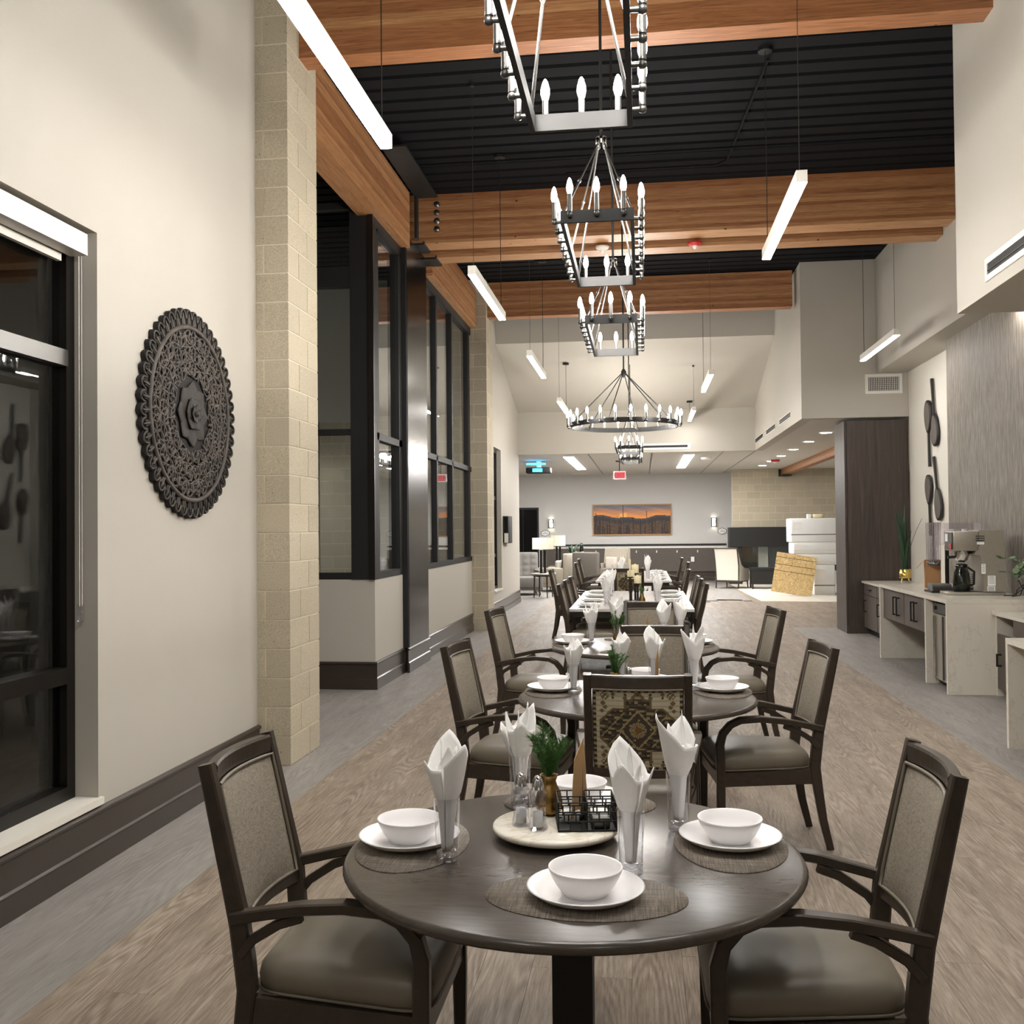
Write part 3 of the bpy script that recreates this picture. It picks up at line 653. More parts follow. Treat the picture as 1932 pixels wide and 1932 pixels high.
# ------------------------------------------------------------------ carved medallion on the left wall
def medallion():
    t = thing('carved_medallion', 'round dark carved wood medallion with flower centre hung on the cream wall', 'wall art', (XL, 5.64, 2.34))
    t.rotation_euler = (0, R(90), 0)      # local z -> world x (out of the wall), local x -> down
    Rm = .63
    def ring_pts(r, n, amp, lob): return [((r+amp*abs(math.sin(lob*math.pi*i/n)))*math.cos(2*math.pi*i/n), (r+amp*abs(math.sin(lob*math.pi*i/n)))*math.sin(2*math.pi*i/n)) for i in range(n)]
    MB().lathe([(.001, .004), (.585, .004), (.585, .012)], 64).build('backing', 'carved_dark', t)
    # scalloped outer border: lower dark layer and open scallop arches
    MB().prism(ring_pts(Rm-.035, 288, .03, 48), .004, .022).build('scallop_border', 'carved_dark', t)
    mb = MB()
    for i in range(48):
        a = 2*math.pi*(i+.5)/48; c, s = math.cos(a), math.sin(a); hw = .036
        pts = []
        for k in range(9):
            u = -1+2*k/8; r = .565+.05*math.sqrt(max(0, 1-abs(u)**1.8)); da = u*hw/.6
            pts.append((r*math.cos(a+da), r*math.sin(a+da), .03))
        mb.tube(pts, .006, 5)
        mb.tube([(.53*c, .53*s, .028), (.595*c, .595*s, .03)], [.011, .004], 5)
        for da in (-.022, .022): mb.tube([(.53*math.cos(a+da), .53*math.sin(a+da), .026), (.57*math.cos(a+da), .57*math.sin(a+da), .028)], .005, 4)
    mb.build('scallop_arches', 'carved', t)
    mb = MB(); n = 96
    rings = [[((.515+.016*math.cos(2*math.pi*j/8))*math.cos(2*math.pi*i/n), (.515+.016*math.cos(2*math.pi*j/8))*math.sin(2*math.pi*i/n), .03+.012*math.sin(2*math.pi*j/8)) for j in range(8)] for i in range(n+1)]
    mb.rings(rings, False); mb.build('rim', 'carved', t)
    # openwork scrolls
    mb = MB()
    def scroll(cx, cy, r, a0, turns, flip, th=.0068):
        pts = []; n = int(14*turns)
        for k in range(n+1):
            u = k/n; rr_ = r*(1-.82*u); a = a0+flip*2*math.pi*turns*u
            pts.append((cx+rr_*math.cos(a), cy+rr_*math.sin(a), .026+.006*math.sin(u*3)))
        mb.tube(pts, [th*(1-.45*k/n) for k in range(n+1)], 5)
    def leaf(cx, cy, a, l, w):
        pts = [(cx+l*u*math.cos(a), cy+l*u*math.sin(a), .03) for u in (0, .35, .7, 1)]
        mb.tube(pts, [w*.35, w, w*.75, .0015], 5)
    for (rad, n, r, off) in ((.448, 15, .060, 0), (.352, 12, .056, .5), (.262, 9, .052, 0)):
        for i in range(n):
            a = 2*math.pi*(i+off)/n; da = math.pi/n
            for s in (-1, 1):
                aa = a+s*da*.5; cx, cy = rad*math.cos(aa), rad*math.sin(aa)
                scroll(cx, cy, r, aa+(0 if s > 0 else math.pi)+.6*s, 1.6, s)
                scroll(cx+.028*math.cos(aa+1.9*s), cy+.028*math.sin(aa+1.9*s), r*.5, aa+1.5, 1.2, -s, .0055)
                leaf(cx, cy, aa+2.4*s, r*1.15, .012); leaf(cx, cy, aa-1.2*s, r*1.2, .010); leaf(cx, cy, aa+.4*s, r*1.1, .010)
            leaf((rad-.04)*math.cos(a), (rad-.04)*math.sin(a), a, .085, .013)
    for (rad, n, amp) in ((.408, 40, .011), (.318, 32, .010)):
        for ph in (0, math.pi):
            m = 200; pts = [((rad+amp*math.sin(n*.5*2*math.pi*i/m*1.0+ph))*math.cos(2*math.pi*i/m), (rad+amp*math.sin(n*.5*2*math.pi*i/m+ph))*math.sin(2*math.pi*i/m), .03) for i in range(m+1)]
            mb.tube(pts, .0052, 5, False)
    o = mb.build('openwork_scrolls', 'carved', t); o['kind'] = 'stuff'
    # rosette
    def petals(n, r0, r1, z, w, off, name, mt='petal_wood'):
        for i in range(n):
            a = 2*math.pi*(i+off)/n
            def fn(u, v):
                s = (v-.5)*2; wd = w*math.sin(math.pi*min(1, .22+.62*u))**.8*(1 if u < .6 else (1-((u-.6)/.4)**1.5*.93))
                r = r0+(r1-r0)*u; x, y = r, s*wd
                zz = z+.012*u**2-.004+.004*(1-s*s)*(1-u)-.004*abs(s)*u
                return (x*math.cos(a)-y*math.sin(a), x*math.sin(a)+y*math.cos(a), zz)
            mb = MB(); mb.grid(fn, 8, 6); p = mb.build(name, mt, t)
            sm = p.modifiers.new('solid', 'SOLIDIFY'); sm.thickness = .006; sm.offset = -1
    petals(8, .04, .20, .034, .078, 0, 'outer_petal'); petals(6, .015, .105, .046, .055, .5, 'inner_petal'); petals(6, .006, .055, .058, .03, 0, 'core_petal')
    MB().lathe([(.018, .06), (.014, .072), (.001, .076)], 14).build('flower_button', 'carved', t)
    mb = MB(); mb.lathe([(.001, .02), (.14, .02), (.14, .012)], 40); mb.build('rosette_base', 'carved_dark', t)
medallion()

# ------------------------------------------------------------------ chairs
def lerp(a, b, t): return a+(b-a)*t
def post_x(z):
    if z < .42: return lerp(-.325, -.25, (z/.42)**.7)
    if z < .6: return lerp(-.25, -.268, (z-.42)/.18)
    return lerp(-.268, -.36, (z-.6)/.418)
def hw_at(z): return .213 if z > .5 else .205
def kilim(u, v):
    # flat woven print; u across 0..1, v up 0..1
    cream, dk, ol, tn, rust = lin(184, 176, 152), lin(52, 44, 36), lin(104, 90, 60), lin(150, 134, 98), lin(122, 78, 44)
    s = abs(u-.5)*2
    if int(v*46) % 3 == 0: cream = lin(166, 156, 128)
    if s > .93 or v > .965 or v < .03: return dk if (int(u*26)+int(v*30)) % 2 else tn
    def arch(s, o):  # stepped medallion outline: half height where dark field starts
        if s < .14+o: return .36+o*.5-.0*s + (.14+o-s)*.62
        if s < .26+o: return .36+o*.5
        if s < .52+o: return .26+o*.3
        return .26+o*.3-(s-.52-o)*.55
    vv = abs(v-.5)*1.0
    inner = arch(s, 0); outer = arch(s, .045)
    if vv > outer or s > .86:
        # cream field with little motifs
        for (cx, cy, r) in ((.28, .44, .022), (.28, .40, .03), (.28, .36, .02), (.55, .44, .028), (.55, .40, .02), (.72, .28, .03), (.78, .33, .035), (.8, .23, .03)):
            if abs(s-cx)*.5+abs(vv-cy) < r: return ol if r > .025 else dk
        if abs((s-.74)*.5)**2+(vv-.42)**2 < .0022 and (int(u*60)+int(v*50)) % 3: return ol
        return cream
    if vv > inner: return ol
    d = s*.62+vv
    q = abs(d-.24)
    if q < .017: return tn
    if d < .24:
        e = (s*.5)**2*1.1+vv**2
        if e < .0016: return rust
        if e < .0085 and int(math.atan2(v-.5, (u-.5))*6.4) % 2: return ol
        if e < .0095: return tn
        if (int(u*44)*7+int(v*44)*3) % 19 == 0: return tn
        return lin(66, 56, 46)
    h = (int(u*30)*13+int(v*36)*29) % 17
    if abs(((u*6+v*5) % 1)-.5) < .05 and s > .3: return tn
    if h in (1, 5, 11): return tn
    if h in (3, 9): return ol
    if int(v*70) % 4 == 0: return lin(76, 66, 54)
    return dk
def color_mesh(me, nu, nv, fn):
    at = me.color_attributes.new('Col', 'FLOAT_COLOR', 'CORNER'); k = 0
    for p in me.polygons:
        i, j = divmod(p.index, nv)
        c = fn((i+.5)/nu, (j+.5)/nv)
        for li in p.loop_indices: at.data[li].color = c
def make_chair(arms, pattern, name='dining_armchair'):
    t = thing(name, 'chair', 'chair')
    # rear posts (leg and back stile in one bent piece)
    for s in (-1, 1):
        zs = [0, .15, .3, .42, .5, .6, .75, .9, 1.018]
        MB().sweep([(post_x(z), s*hw_at(z)*(1 if z > .4 else lerp(.97, 1, z/.4)), z) for z in zs], (0, 1, 0), [.026, .03, .032, .034, .034, .034, .034, .034, .034], [.034, .04, .046, .052, .054, .052, .046, .042, .038]).build('rear_post', 'chair_wood', t)
    fx, fy = .235, .262 if arms else .235
    for s in (-1, 1):
        if arms:
            pts = [(fx, s*fy, 0), (fx, s*fy, .3), (fx, s*fy, .50)]
            MB().sweep(pts, (0, 1, 0), [.028, .036, .036], [.03, .042, .044]).build('front_leg', 'chair_wood', t)
            ap = [(fx, s*fy, .48), (fx+.002, s*fy, .545), (fx-.012, s*(fy+.002), .60), (fx-.05, s*(fy+.004), .645), (fx-.10, s*(fy+.004), .668), (fx-.2, s*(fy+.002), .674), (fx-.32, s*(fy-.012), .66), (-.18, s*(fy-.025), .64), (-.285, s*.225, .617)]
            MB().sweep(ap, (0, 1, 0), [.036, .038, .042, .047, .05, .05, .046, .04, .036], [.044, .042, .038, .034, .032, .03, .03, .03, .032]).build('arm', 'chair_wood', t)
            MB().sweep([(-.262, s*.222, .52), (-.225, s*.226, .565), (-.15, s*.235, .612), (-.09, s*.238, .632)], (0, 1, 0), .026, .026).build('arm_brace', 'chair_wood', t)
        else:
            MB().sweep([(fx, s*fy, 0), (fx, s*fy, .3), (fx, s*fy, .42)], (0, 1, 0), [.028, .038, .04], [.03, .042, .044]).build('front_leg', 'chair_wood', t)
    # seat rails
    fw = fy
    MB().box((fx-.015, -fw+.015, .335), (fx+.013, fw-.015, .405)).build('front_rail', 'chair_wood', t)
    MB().box((-.262, -.195, .335), (-.238, .195, .405)).build('rear_rail', 'chair_wood', t)
    for s in (-1, 1):
        MB().add([(fx, s*(fw-.014), .335), (fx, s*(fw+.012), .335), (-.25, s*.212, .335), (-.25, s*.186, .335), (fx, s*(fw-.014), .405), (fx, s*(fw+.012), .405), (-.25, s*.212, .405), (-.25, s*.186, .405)],
                 [(0,1,2,3),(4,5,6,7),(0,1,5,4),(1,2,6,5),(2,3,7,6),(3,0,4,7)]).build('side_rail', 'chair_wood', t)
    # cushion
    def cush(z0, z1, infl):
        mb = MB(); n = 40; rings = []
        def outline(k, a):
            c, s = math.cos(a), math.sin(a); p = .28
            x = abs(c)**p*(1 if c > 0 else -1); y = abs(s)**p*(1 if s > 0 else -1)
            xx = lerp(-.243, .262, (x+1)/2); hwid = lerp(.19, fw+.008, (x+1)/2)
            return (xx*k+.0095*(1-k), y*hwid*k)
        for (k, z) in ((.93, z0), (1.0, z0+.012), (1.012, z0+(z1-z0)*.4), (.99, z0+(z1-z0)*.62), (.93, z0+(z1-z0)*.82), (.8, z0+(z1-z0)*.93), (.55, z0+(z1-z0)*.99), (.2, z1), (.02, z1)):
            rings.append([outline(k, 2*math.pi*i/n)+(z,) for i in range(n)])
        return mb.rings(rings)
    cu = cush(.405, .505, 0).build('seat_cushion', 'vinyl_seat', t)
    n = 40; loop = []
    for i in range(n+1):
        a = 2*math.pi*i/n; c, s = math.cos(a), math.sin(a); p = .28
        x = abs(c)**p*(1 if c > 0 else -1); y = abs(s)**p*(1 if s > 0 else -1)
        loop.append((lerp(-.243, .262, (x+1)/2), y*lerp(.19, fw+.008, (x+1)/2)*1.01, .413))
    MB().tube(loop, .005, 5, False).build('cushion_piping', 'piping', cu)
    # back: bowed rails, upholstered panel
    def bp(u, z, off): # u -1..1
        return (post_x(z)-.030*(1-u*u)+off, u*.197, z)
    us = [-1+i/6*1.0 for i in range(13)]
    MB().sweep([bp(u, .985, 0) for u in us], (0, 0, 1), .058, .032).build('top_rail', 'chair_wood', t)
    MB().sweep([bp(u, .585, 0) for u in us], (0, 0, 1), .042, .03).build('lower_rail', 'chair_wood', t)
    MB().grid(lambda u, v: bp((u*2-1)*.965, .603+v*.352, .012+.022*math.sin(math.pi*min(1, max(0, u)))**.5*math.sin(math.pi*v)**.5), 14, 12).build('back_pad', 'back_fabric', t)
    pp = []
    for i in range(13): pp.append(bp(-.955+i*.955/6, .957, .017))
    for i in range(1, 8): pp.append(bp(.965, .957-i*.352/7, .017))
    for i in range(1, 13): pp.append(bp(.955-i*.955/6, .605, .017))
    for i in range(1, 8): pp.append(bp(-.965, .605+i*.352/7, .017))
    MB().tube(pp, .006, 5, False).build('back_piping', 'piping', t)
    nu, nv = (84, 88) if pattern else (10, 8)
    ob = MB().grid(lambda u, v: bp((u*2-1)*.965, .603+v*.352, -.012-.008*math.sin(math.pi*v)**.5*math.sin(math.pi*u)**.5), nu, nv).build('outside_back', 'print_fabric' if pattern else 'back_fabric', t)
    if pattern:
        color_mesh(ob.data, nu, nv, lambda u, v: kilim(u, v)); ob['label'] = 'cream and brown woven rug print'
        q = [bp(-.955+i*.955/6, .955, -.017) for i in range(13)]
        MB().tube(q, .006, 5, False).build('outside_piping', 'back_fabric', t)
    return t
ARM = make_chair(True, True); SIDE = make_chair(False, True, 'dining_side_chair')
used = set()
def chair(proto, x, y, deg, label, group):
    if proto.name not in used:
        used.add(proto.name); proto.location = (x, y, 0); proto.rotation_euler = (0, 0, R(deg)); proto['label'] = label; proto['group'] = group; return proto
    return dup(proto, (x, y, 0), R(deg), label, group)
G1 = 'armchairs around the round tables'
chair(ARM, -.805, 2.76, 0, 'dark wood armchair in left foreground, facing right at the nearest table', G1)
chair(ARM, .41, 2.81, 180, 'dark wood armchair in right foreground, facing left at the nearest table', G1)
chair(ARM, -.03, 4.63, 90, 'armchair with rug patterned back between the first and second round tables', G1)
chair(ARM, -.67, 5.36, -6, 'dark wood armchair on the window side of the second round table', G1)
chair(ARM, .58, 5.40, 186, 'dark wood armchair on the counter side of the second round table', G1)
chair(ARM, .055, 6.06, -90, 'armchair facing the camera at the far side of the second round table', G1)
chair(ARM, -.80, 7.66, -7, 'dark wood armchair on the window side of the third round table', G1)
chair(ARM, .64, 7.72, 187, 'dark wood armchair on the counter side of the third round table', G1)
chair(ARM, .06, 8.13, -90, 'armchair facing the camera at the far side of the third round table', G1)
G2 = 'chairs around the long white tables'
for i, y in enumerate((11.12, 11.98, 12.86)): chair(SIDE, -.565, y, 0, 'armless chair on the window side of the long white table, %s from the camera' % ('first', 'second', 'third')[i], G2)
for i, y in enumerate((11.28, 12.28, 12.95)): chair(SIDE, .325, y, 180, 'armless chair on the counter side of the long white table, %s from the camera' % ('first', 'second', 'third')[i], G2)
chair(ARM, -1.02, 15.0, 0, 'armchair standing alone left of the long white table, clear of it', G2)
chair(ARM, .30, 14.95, 180, 'armchair past the far end of the long white table on the counter side', G2)
chair(ARM, -.22, 15.75, 90, 'armchair with rug patterned back at the near end of the farthest table', G2)
for (x, y, dg, l) in ((-.84, 18.0, 0, 'nearer armchair on the window side of the farthest table'), (-.92, 20.2, 0, 'farther armchair on the window side of the farthest table'),
                      (.43, 18.0, 180, 'nearer armchair on the counter side of the farthest table'), (.42, 20.6, 180, 'farther armchair on the counter side of the farthest table')): chair(ARM, x, y, dg, l, G2)

# ------------------------------------------------------------------ tables
TZ = .743
def round_table(x, y, label):
    t = thing('round_dining_table', label, 'table', (x, y, 0), group='round dining tables'); r = .632
    MB().lathe([(.001, TZ-.034), (r-.03, TZ-.034), (r-.006, TZ-.028), (r, TZ-.016), (r-.006, TZ-.004), (r-.016, TZ), (.001, TZ)], 72).build('tabletop', 'table_wood', t)
    MB().box((-.055, -.055, .04), (.055, .055, TZ-.07)).build('pedestal', 'black_matte', t)
    for a in range(2):
        for s in (-1, 1):
            p = [(s*.05, .0, TZ-.25), (s*.07, 0, TZ-.15), (s*.12, 0, TZ-.09), (s*.30, 0, TZ-.036)] if a == 0 else [(0, s*.05, TZ-.25), (0, s*.07, TZ-.15), (0, s*.12, TZ-.09), (0, s*.30, TZ-.036)]
            MB().sweep(p, (0, 1, 0) if a == 0 else (1, 0, 0), .05, .03).build('top_bracket', 'black_matte', t)
            q = [(s*.05, 0, .10), (s*.2, 0, .07), (s*.36, 0, .02)] if a == 0 else [(0, s*.05, .10), (0, s*.2, .07), (0, s*.36, .02)]
            MB().sweep(q, (0, 1, 0) if a == 0 else (1, 0, 0), .06, .04).build('foot', 'black_matte', t)
    return t
TABLES = [(-.205, 2.79, 'nearest round table', 'large dark round table in the foreground, set for four'), (-.045, 5.37, 'second round table', 'second dark round table from the camera, behind the patterned chair'), (-.07, 7.63, 'third round table', 'third dark round table from the camera, before the long white table')]
for x, y, n_, l in TABLES: round_table(x, y, l)
def long_table(x0, x1, y0, y1, label):
    t = thing('long_dining_table', label, 'table', ((x0+x1)/2, (y0+y1)/2, 0)); w, l = (x1-x0)/2, (y1-y0)/2
    MB().box((-w, -l, TZ-.03), (w, l, TZ)).build('tabletop', 'white_top', t)
    for sy in (-1, 1):
        yy = sy*(l-.45)
        MB().box((-.3, yy-.04, .03), (.3, yy+.04, .06)).build('foot', 'black_matte', t); MB().box((-.05, yy-.05, .06), (.05, yy+.05, TZ-.06)).build('column', 'black_matte', t); MB().box((-.4, yy-.03, TZ-.06), (.4, yy+.03, TZ-.031)).build('top_bracket', 'black_matte', t)
    MB().box((-w+.04, -l+.03, TZ-.09), (w-.04, -l+.05, TZ-.031)).build('apron', 'black_matte', t)
    return t
long_table(-.82, .55, 11.05, 14.2, 'long white topped table under the ring chandelier')
long_table(-.80, .47, 16.9, 20.7, 'farthest white topped table near the lounge')

# ------------------------------------------------------------------ tableware
def m_plate(r=.143):
    return MB().lathe([(.001, .004), (.06, .004), (r*.62, .006), (r*.86, .016), (r, .030), (r+.001, .032), (r-.004, .033), (r*.85, .021), (r*.6, .011), (.001, .009)], 40).mesh('plate', 'ceramic')
def m_bowl(r=.091):
    return MB().lathe([(.001, 0), (.052, 0), (.056, .004), (.072, .024), (.084, .046), (r, .064), (r-.001, .067), (r-.005, .066), (.080, .046), (.068, .024), (.05, .010), (.001, .008)], 40).mesh('bowl', 'ceramic')
def m_glass():
    return MB().lathe([(.0295, .002), (.031, .05), (.0365, .168), (.037, .17), (.0355, .17), (.0345, .166), (.0285, .03)], 28).mesh('tumbler', 'clear_glass')
GLASS_BASE = MB().lathe([(.001, 0), (.026, 0), (.029, .003), (.0293, .024), (.02, .027), (.001, .026)], 20).mesh('glass_base', 'glass_thick')
def m_mat():
    mb = MB(); mb.lathe([(.001, 0), (1, 0), (1, .0025), (.001, .0025)], 64, sx=.247, sy=.157); return mb.mesh('placemat', 'weave')
PLATE, BOWL, GLASS, MAT = m_plate(), m_bowl(), m_glass(), m_mat()
def m_napkin(seed):
    rn = random.Random(seed); mb = MB()
    def layer(a0, span, peaks, rtop, tw, r_in=0., base=.03, lean=(0, 0)):
        nu, nv = 44, 16
        def top(u):
            z = 0
            for (c, h, w) in peaks: z = max(z, h-abs(u-c)*w)
            return max(.25, z)
        def fn(u, v):
            zt = top(u); z = base+(zt-base)*v; a = a0+span*u+tw*v
            k = max(0, min(1, (z-.03)/.14)); r = lerp(.014, .0255, k)
            if z > .16: r = .0255+(rtop-.0255)*((z-.16)/.16)**.75 if z < .32 else rtop+.004
            r *= (1-r_in); r += .0016*math.sin(a*5+seed)*min(1, z/.2)+.003*math.sin(3*a+v*3)*(z > .17)
            f = min(1, max(0, (z-.18)/.15))
            return (r*math.cos(a)+lean[0]*f, r*math.sin(a)+lean[1]*f, z)
        mb.grid(fn, nu, nv)
    h = [rn.uniform(.30, .36) for _ in range(6)]
    layer(rn.uniform(0, 6), 2*math.pi*.98, [(.15, h[0]-.03, .42), (.5, h[1]-.01, .40), (.85, h[2]-.05, .42)], .068, .1, 0, .03, (rn.uniform(-.01, .01), rn.uniform(-.008, .008)))
    layer(rn.uniform(0, 6), 2*math.pi*.85, [(.3, h[3], .38), (.78, h[4]-.03, .45)], .052, -.2, .25, .06, (rn.uniform(-.012, .012), rn.uniform(-.01, .01)))
    layer(rn.uniform(0, 6), 2*math.pi*.5, [(.5, h[5]+.005, .35)], .034, .3, .5, .1, (rn.uniform(-.012, .012), 0))
    return mb.mesh('napkin', 'napkin')
NAPS = [m_napkin(s) for s in range(6)]
def put(me, name, loc, rz, label, cat, group, mod=None):
    o = bpy.data.objects.new(name, me); COL.objects.link(o); o.location = loc; o.rotation_euler = (0, 0, rz)
    if name == 'tumbler': place(GLASS_BASE, 'glass_base', o, (0, 0, 0))
    return tag(o, label, cat, group)
def napkin(loc, k, rz, label, group):
    o = put(NAPS[k % 6], 'napkin', loc, rz, label, 'napkin', group)
    s = o.modifiers.new('cloth', 'SOLIDIFY'); s.thickness = .0016; return o
def setting(x, y, ang, gx, gy, where, k, bowl=True, mat=True, mx=0):
    g = 'place settings on the round tables'
    z = TZ
    if mat:
        o = put(MAT, 'placemat', (x+mx, y, z), ang, 'oval woven grey brown placemat on the '+where, 'placemat', g)
        z += .0027
    put(PLATE, 'plate', (x, y, z-.0035), 0, 'white rimmed plate on the '+where, 'plate', g)
    if bowl: put(BOWL, 'bowl', (x, y, z+.006), 0, 'white bowl stacked on the plate on the '+where, 'bowl', g)
    if gx is not None:
        put(GLASS, 'tumbler', (gx, gy, TZ+.003), k, 'clear tumbler holding a napkin on the '+where, 'glass', g)
        napkin((gx, gy, TZ+.005), k, k*1.3, 'white folded napkin standing in the tumbler on the '+where, g)
s1 = TABLES[0]
setting(-.672, 2.80, R(90), -.535, 2.665, 'window side of the nearest round table', 0, mx=.012)
setting(-.148, 2.44, 0, -.04, 2.60, 'camera side of the nearest round table', 1)
setting(.235, 2.89, R(90), .095, 2.99, 'counter side of the nearest round table', 2)
setting(-.215, 3.255, 0, -.40, 3.19, 'far side of the nearest round table', 3)
setting(-.50, 5.50, R(90), -.375, 5.33, 'window side of the second round table', 4)
setting(.42, 5.55, R(90), .272, 5.58, 'counter side of the second round table', 5)
setting(-.0, 5.845, 0, .055, 5.62, 'far side of the second round table', 1)
setting(-.02, 4.95, 0, -.13, 5.68, 'camera side of the second round table', 4)
setting(-.545, 7.72, R(90), -.40, 7.66, 'window side of the third round table', 3)
setting(.38, 7.76, R(90), .285, 7.96, 'counter side of the third round table', 2)
setting(-.07, 8.05, 0, -.22, 8.07, 'far side of the third round table', 5)
setting(-.07, 7.22, 0, .15, 7.74, 'camera side of the third round table', 0)
# long tables: plates, cutlery, tumblers with napkins
for tn, x0, x1, ys, lab in ((0, -.82, .55, (11.4, 12.15, 12.95, 13.75), 'long white table'), (1, -.80, .47, (17.4, 18.3, 19.3, 20.2), 'farthest table')):
    for i, y in enumerate(ys):
        for s, side in ((-1, 'window'), (1, 'counter')):
            x = x0+.2 if s < 0 else x1-.2; o_ = ('first', 'second', 'third', 'fourth')[i]
            wh = '%s side of the %s, %s setting' % (side, lab, o_); g = 'place settings on the long tables'
            put(PLATE, 'plate', (x, y, TZ-.0035), 0, 'white plate on the '+wh, 'plate', g)
            put(PLATE, 'side_plate', (x, y, TZ+.011), 0, 'small white upper plate on the '+wh, 'plate', g).scale = (.75, .75, .9)
            gx_ = x-s*.19; gy_ = y+.12
            put(GLASS, 'tumbler', (gx_, gy_, TZ+.0005), i, 'clear tumbler with napkin on the '+wh, 'glass', g)
            napkin((gx_, gy_, TZ+.004), i+tn+(s > 0), i*1.1+s, 'white napkin in tumbler on the '+wh, g)
            if tn == 0:
                mb = MB(); mb.box((-.09, -.004, 0), (.03, .004, .003)); mb.lathe([(.001, 0), (.018, .001), (.018, .003), (.001, .004)], 12, (.05, 0, 0), sx=1.6); put(mb.mesh('spoon', 'gunmetal'), 'spoon', (x, y-.17, TZ+.0002), 0 if s < 0 else math.pi, 'dark metal spoon on the '+wh, 'spoon', g)

# centrepieces
def pine(t, n, h, seed):
    rn = random.Random(seed); mb = MB(); st = MB()
    for i in range(n):
        a = rn.uniform(0, 6.28); l = rn.uniform(.7, 1.05)*h; tl = rn.uniform(.1, .75) if i else .12
        if i == 0: a = 2.9; l = h*1.25
        p = [Vector((0, 0, 0)), Vector((math.cos(a)*tl*.35*l, math.sin(a)*tl*.35*l, l*.5)), Vector((math.cos(a)*tl*l, math.sin(a)*tl*l, l))]
        st.tube(p, .0018, 4)
        for k in range(110):
            u = rn.uniform(.15, 1); q = p[0].lerp(p[1], u*2) if u < .5 else p[1].lerp(p[2], u*2-1)
            d = (p[2]-p[1]).normalized(); sd = Vector((rn.uniform(-1, 1), rn.uniform(-1, 1), rn.uniform(-.2, .6))).normalized()
            e = q+(d*.55+sd).normalized()*rn.uniform(.020, .032); w_ = d.cross(sd).normalized()*.0014
            mb.add([q+w_, q-w_, e], [(0, 1, 2)]); w2 = sd.cross(w_).normalized()*.0014; mb.add([q+w2, q-w2, e], [(0, 1, 2)])
    st.build('stems', 'stem', t, (0, 0, .10)); o = mb.build('needles', 'needle', t, (0, 0, .10)); o['kind'] = 'stuff'
def vase(loc, label, seed, k=1, n=9, hh=.12):
    t = thing('bud_vase', label, 'vase', loc, group='brass vases with pine sprigs')
    MB().lathe([(.001, 0), (.028, 0), (.037, .012), (.042, .036), (.037, .064), (.025, .088), (.021, .10), (.028, .118), (.026, .118), (.019, .10), (.022, .085), (.001, .08)], 24).build('vase_body', 'brass', t)
    pine(t, n, hh, seed); return t
def shaker(loc, label, cap='chrome'):
    t = thing('shaker', label, 'shaker', loc, group='glass salt and pepper shakers')
    MB().lathe([(.001, 0), (.021, 0), (.022, .004), (.018, .02), (.0165, .045), (.018, .066), (.020, .074), (.014, .082), (.001, .083)], 8, smooth=False).build('bottle', 'glass_thick', t)
    MB().lathe([(.013, .08), (.013, .09), (.011, .10), (.006, .107), (.001, .108)], 14).build('cap', cap, t)
    MB().lathe([(.001, .006), (.012, .006), (.011, .035), (.001, .036)], 10).build('contents', 'label_white', t); t.scale = (1.3, 1.3, 1.42); return t
def caddy(loc, label, rz, W_=.165, D=.135, H=.082):
    t = thing('wire_caddy', label, 'caddy', loc, rz, 'black wire condiment caddies')
    mb = MB(); w, d = W_/2, D/2
    MB().box((-w, -d, 0), (w, d, .003)).build('tray', 'black_matte', t)
    r = .0022
    for side in range(4):
        n = 5; mb = MB()
        def P(u, z):
            if side == 0: return (-w+u*W_, -d, z)
            if side == 1: return (w, -d+u*D, z)
            if side == 2: return (w-u*W_, d, z)
            return (-w, d-u*D, z)
        for zz in (.004, H*.36, H*.68, H): mb.tube([P(0, zz), P(1, zz)], r, 5)
        for q in range(3):
            for k in range(n+1): uu = min(1, (k+(.5 if q % 2 else 0))/n); mb.tube([P(uu, H*q/3), P(uu, H*(q+1)/3)], r, 5)
        mb.build('wire_side', 'black_matte', t)
    for axis in (0, 1):
        mb = MB(); L = W_ if axis == 0 else D
        def Q(u, z): return (-w+u*W_, 0, z) if axis == 0 else (0, -d+u*D, z)
        for zz in (H*.36, H*.68, H): mb.tube([Q(0, zz), Q(1, zz)], r, 5)
        for q in range(3):
            for k in range(6): uu = min(1, (k+(.5 if q % 2 else 0))/5); mb.tube([Q(uu, H*q/3), Q(uu, H*(q+1)/3)], r, 5)
        mb.build('divider', 'black_matte', t)
    for (x, y, m_) in ((-.04, .034, 'label_white'), (.042, .034, 'label_white'), (.04, -.034, 'gunmetal')): MB().rbox((x-.026, y-.02, .004), (x+.026, y+.02, .035), .004).build('packet', m_, t)
    return t
def menu(loc, label, rz):
    t = thing('menu_holder', label, 'menu', loc, rz, 'kraft menu cards in black holders')
    MB().box((-.012, -.012, 0), (.012, .012, .012)).build('clip_base', 'black_matte', t)
    MB().prism([(-.045, .012), (.0, .0), (.036, .13), (.024, .235), (-.026, .18)], -.004, -.001, 1).build('menu_card', 'kraft', t)
    MB().prism([(-.028, .012), (.012, .0), (.052, .05), (.036, .16), (.02, .20)], .002, .005, 1).build('menu_card', 'kraft', t)
    MB().tube([(.012, -.002, 0), (.018, 0, .16), (.026, 0, .178)], .004, 6).build('clip', 'black_matte', t); return t
LSX, LSY = -.262, 2.92
ls = thing('lazy_susan', 'round cream marble turntable in the middle of the nearest table', 'turntable', (LSX, LSY, TZ))
MB().lathe([(.001, 0), (.07, 0), (.075, .012), (.001, .012)], 32).build('swivel_base', 'black_matte', ls)
MB().lathe([(.001, .0125), (.165, .0125), (.181, .018), (.186, .026), (.183, .033), (.178, .035), (.001, .035)], 56).build('marble_top', 'marble', ls)
LZ = TZ+.0352
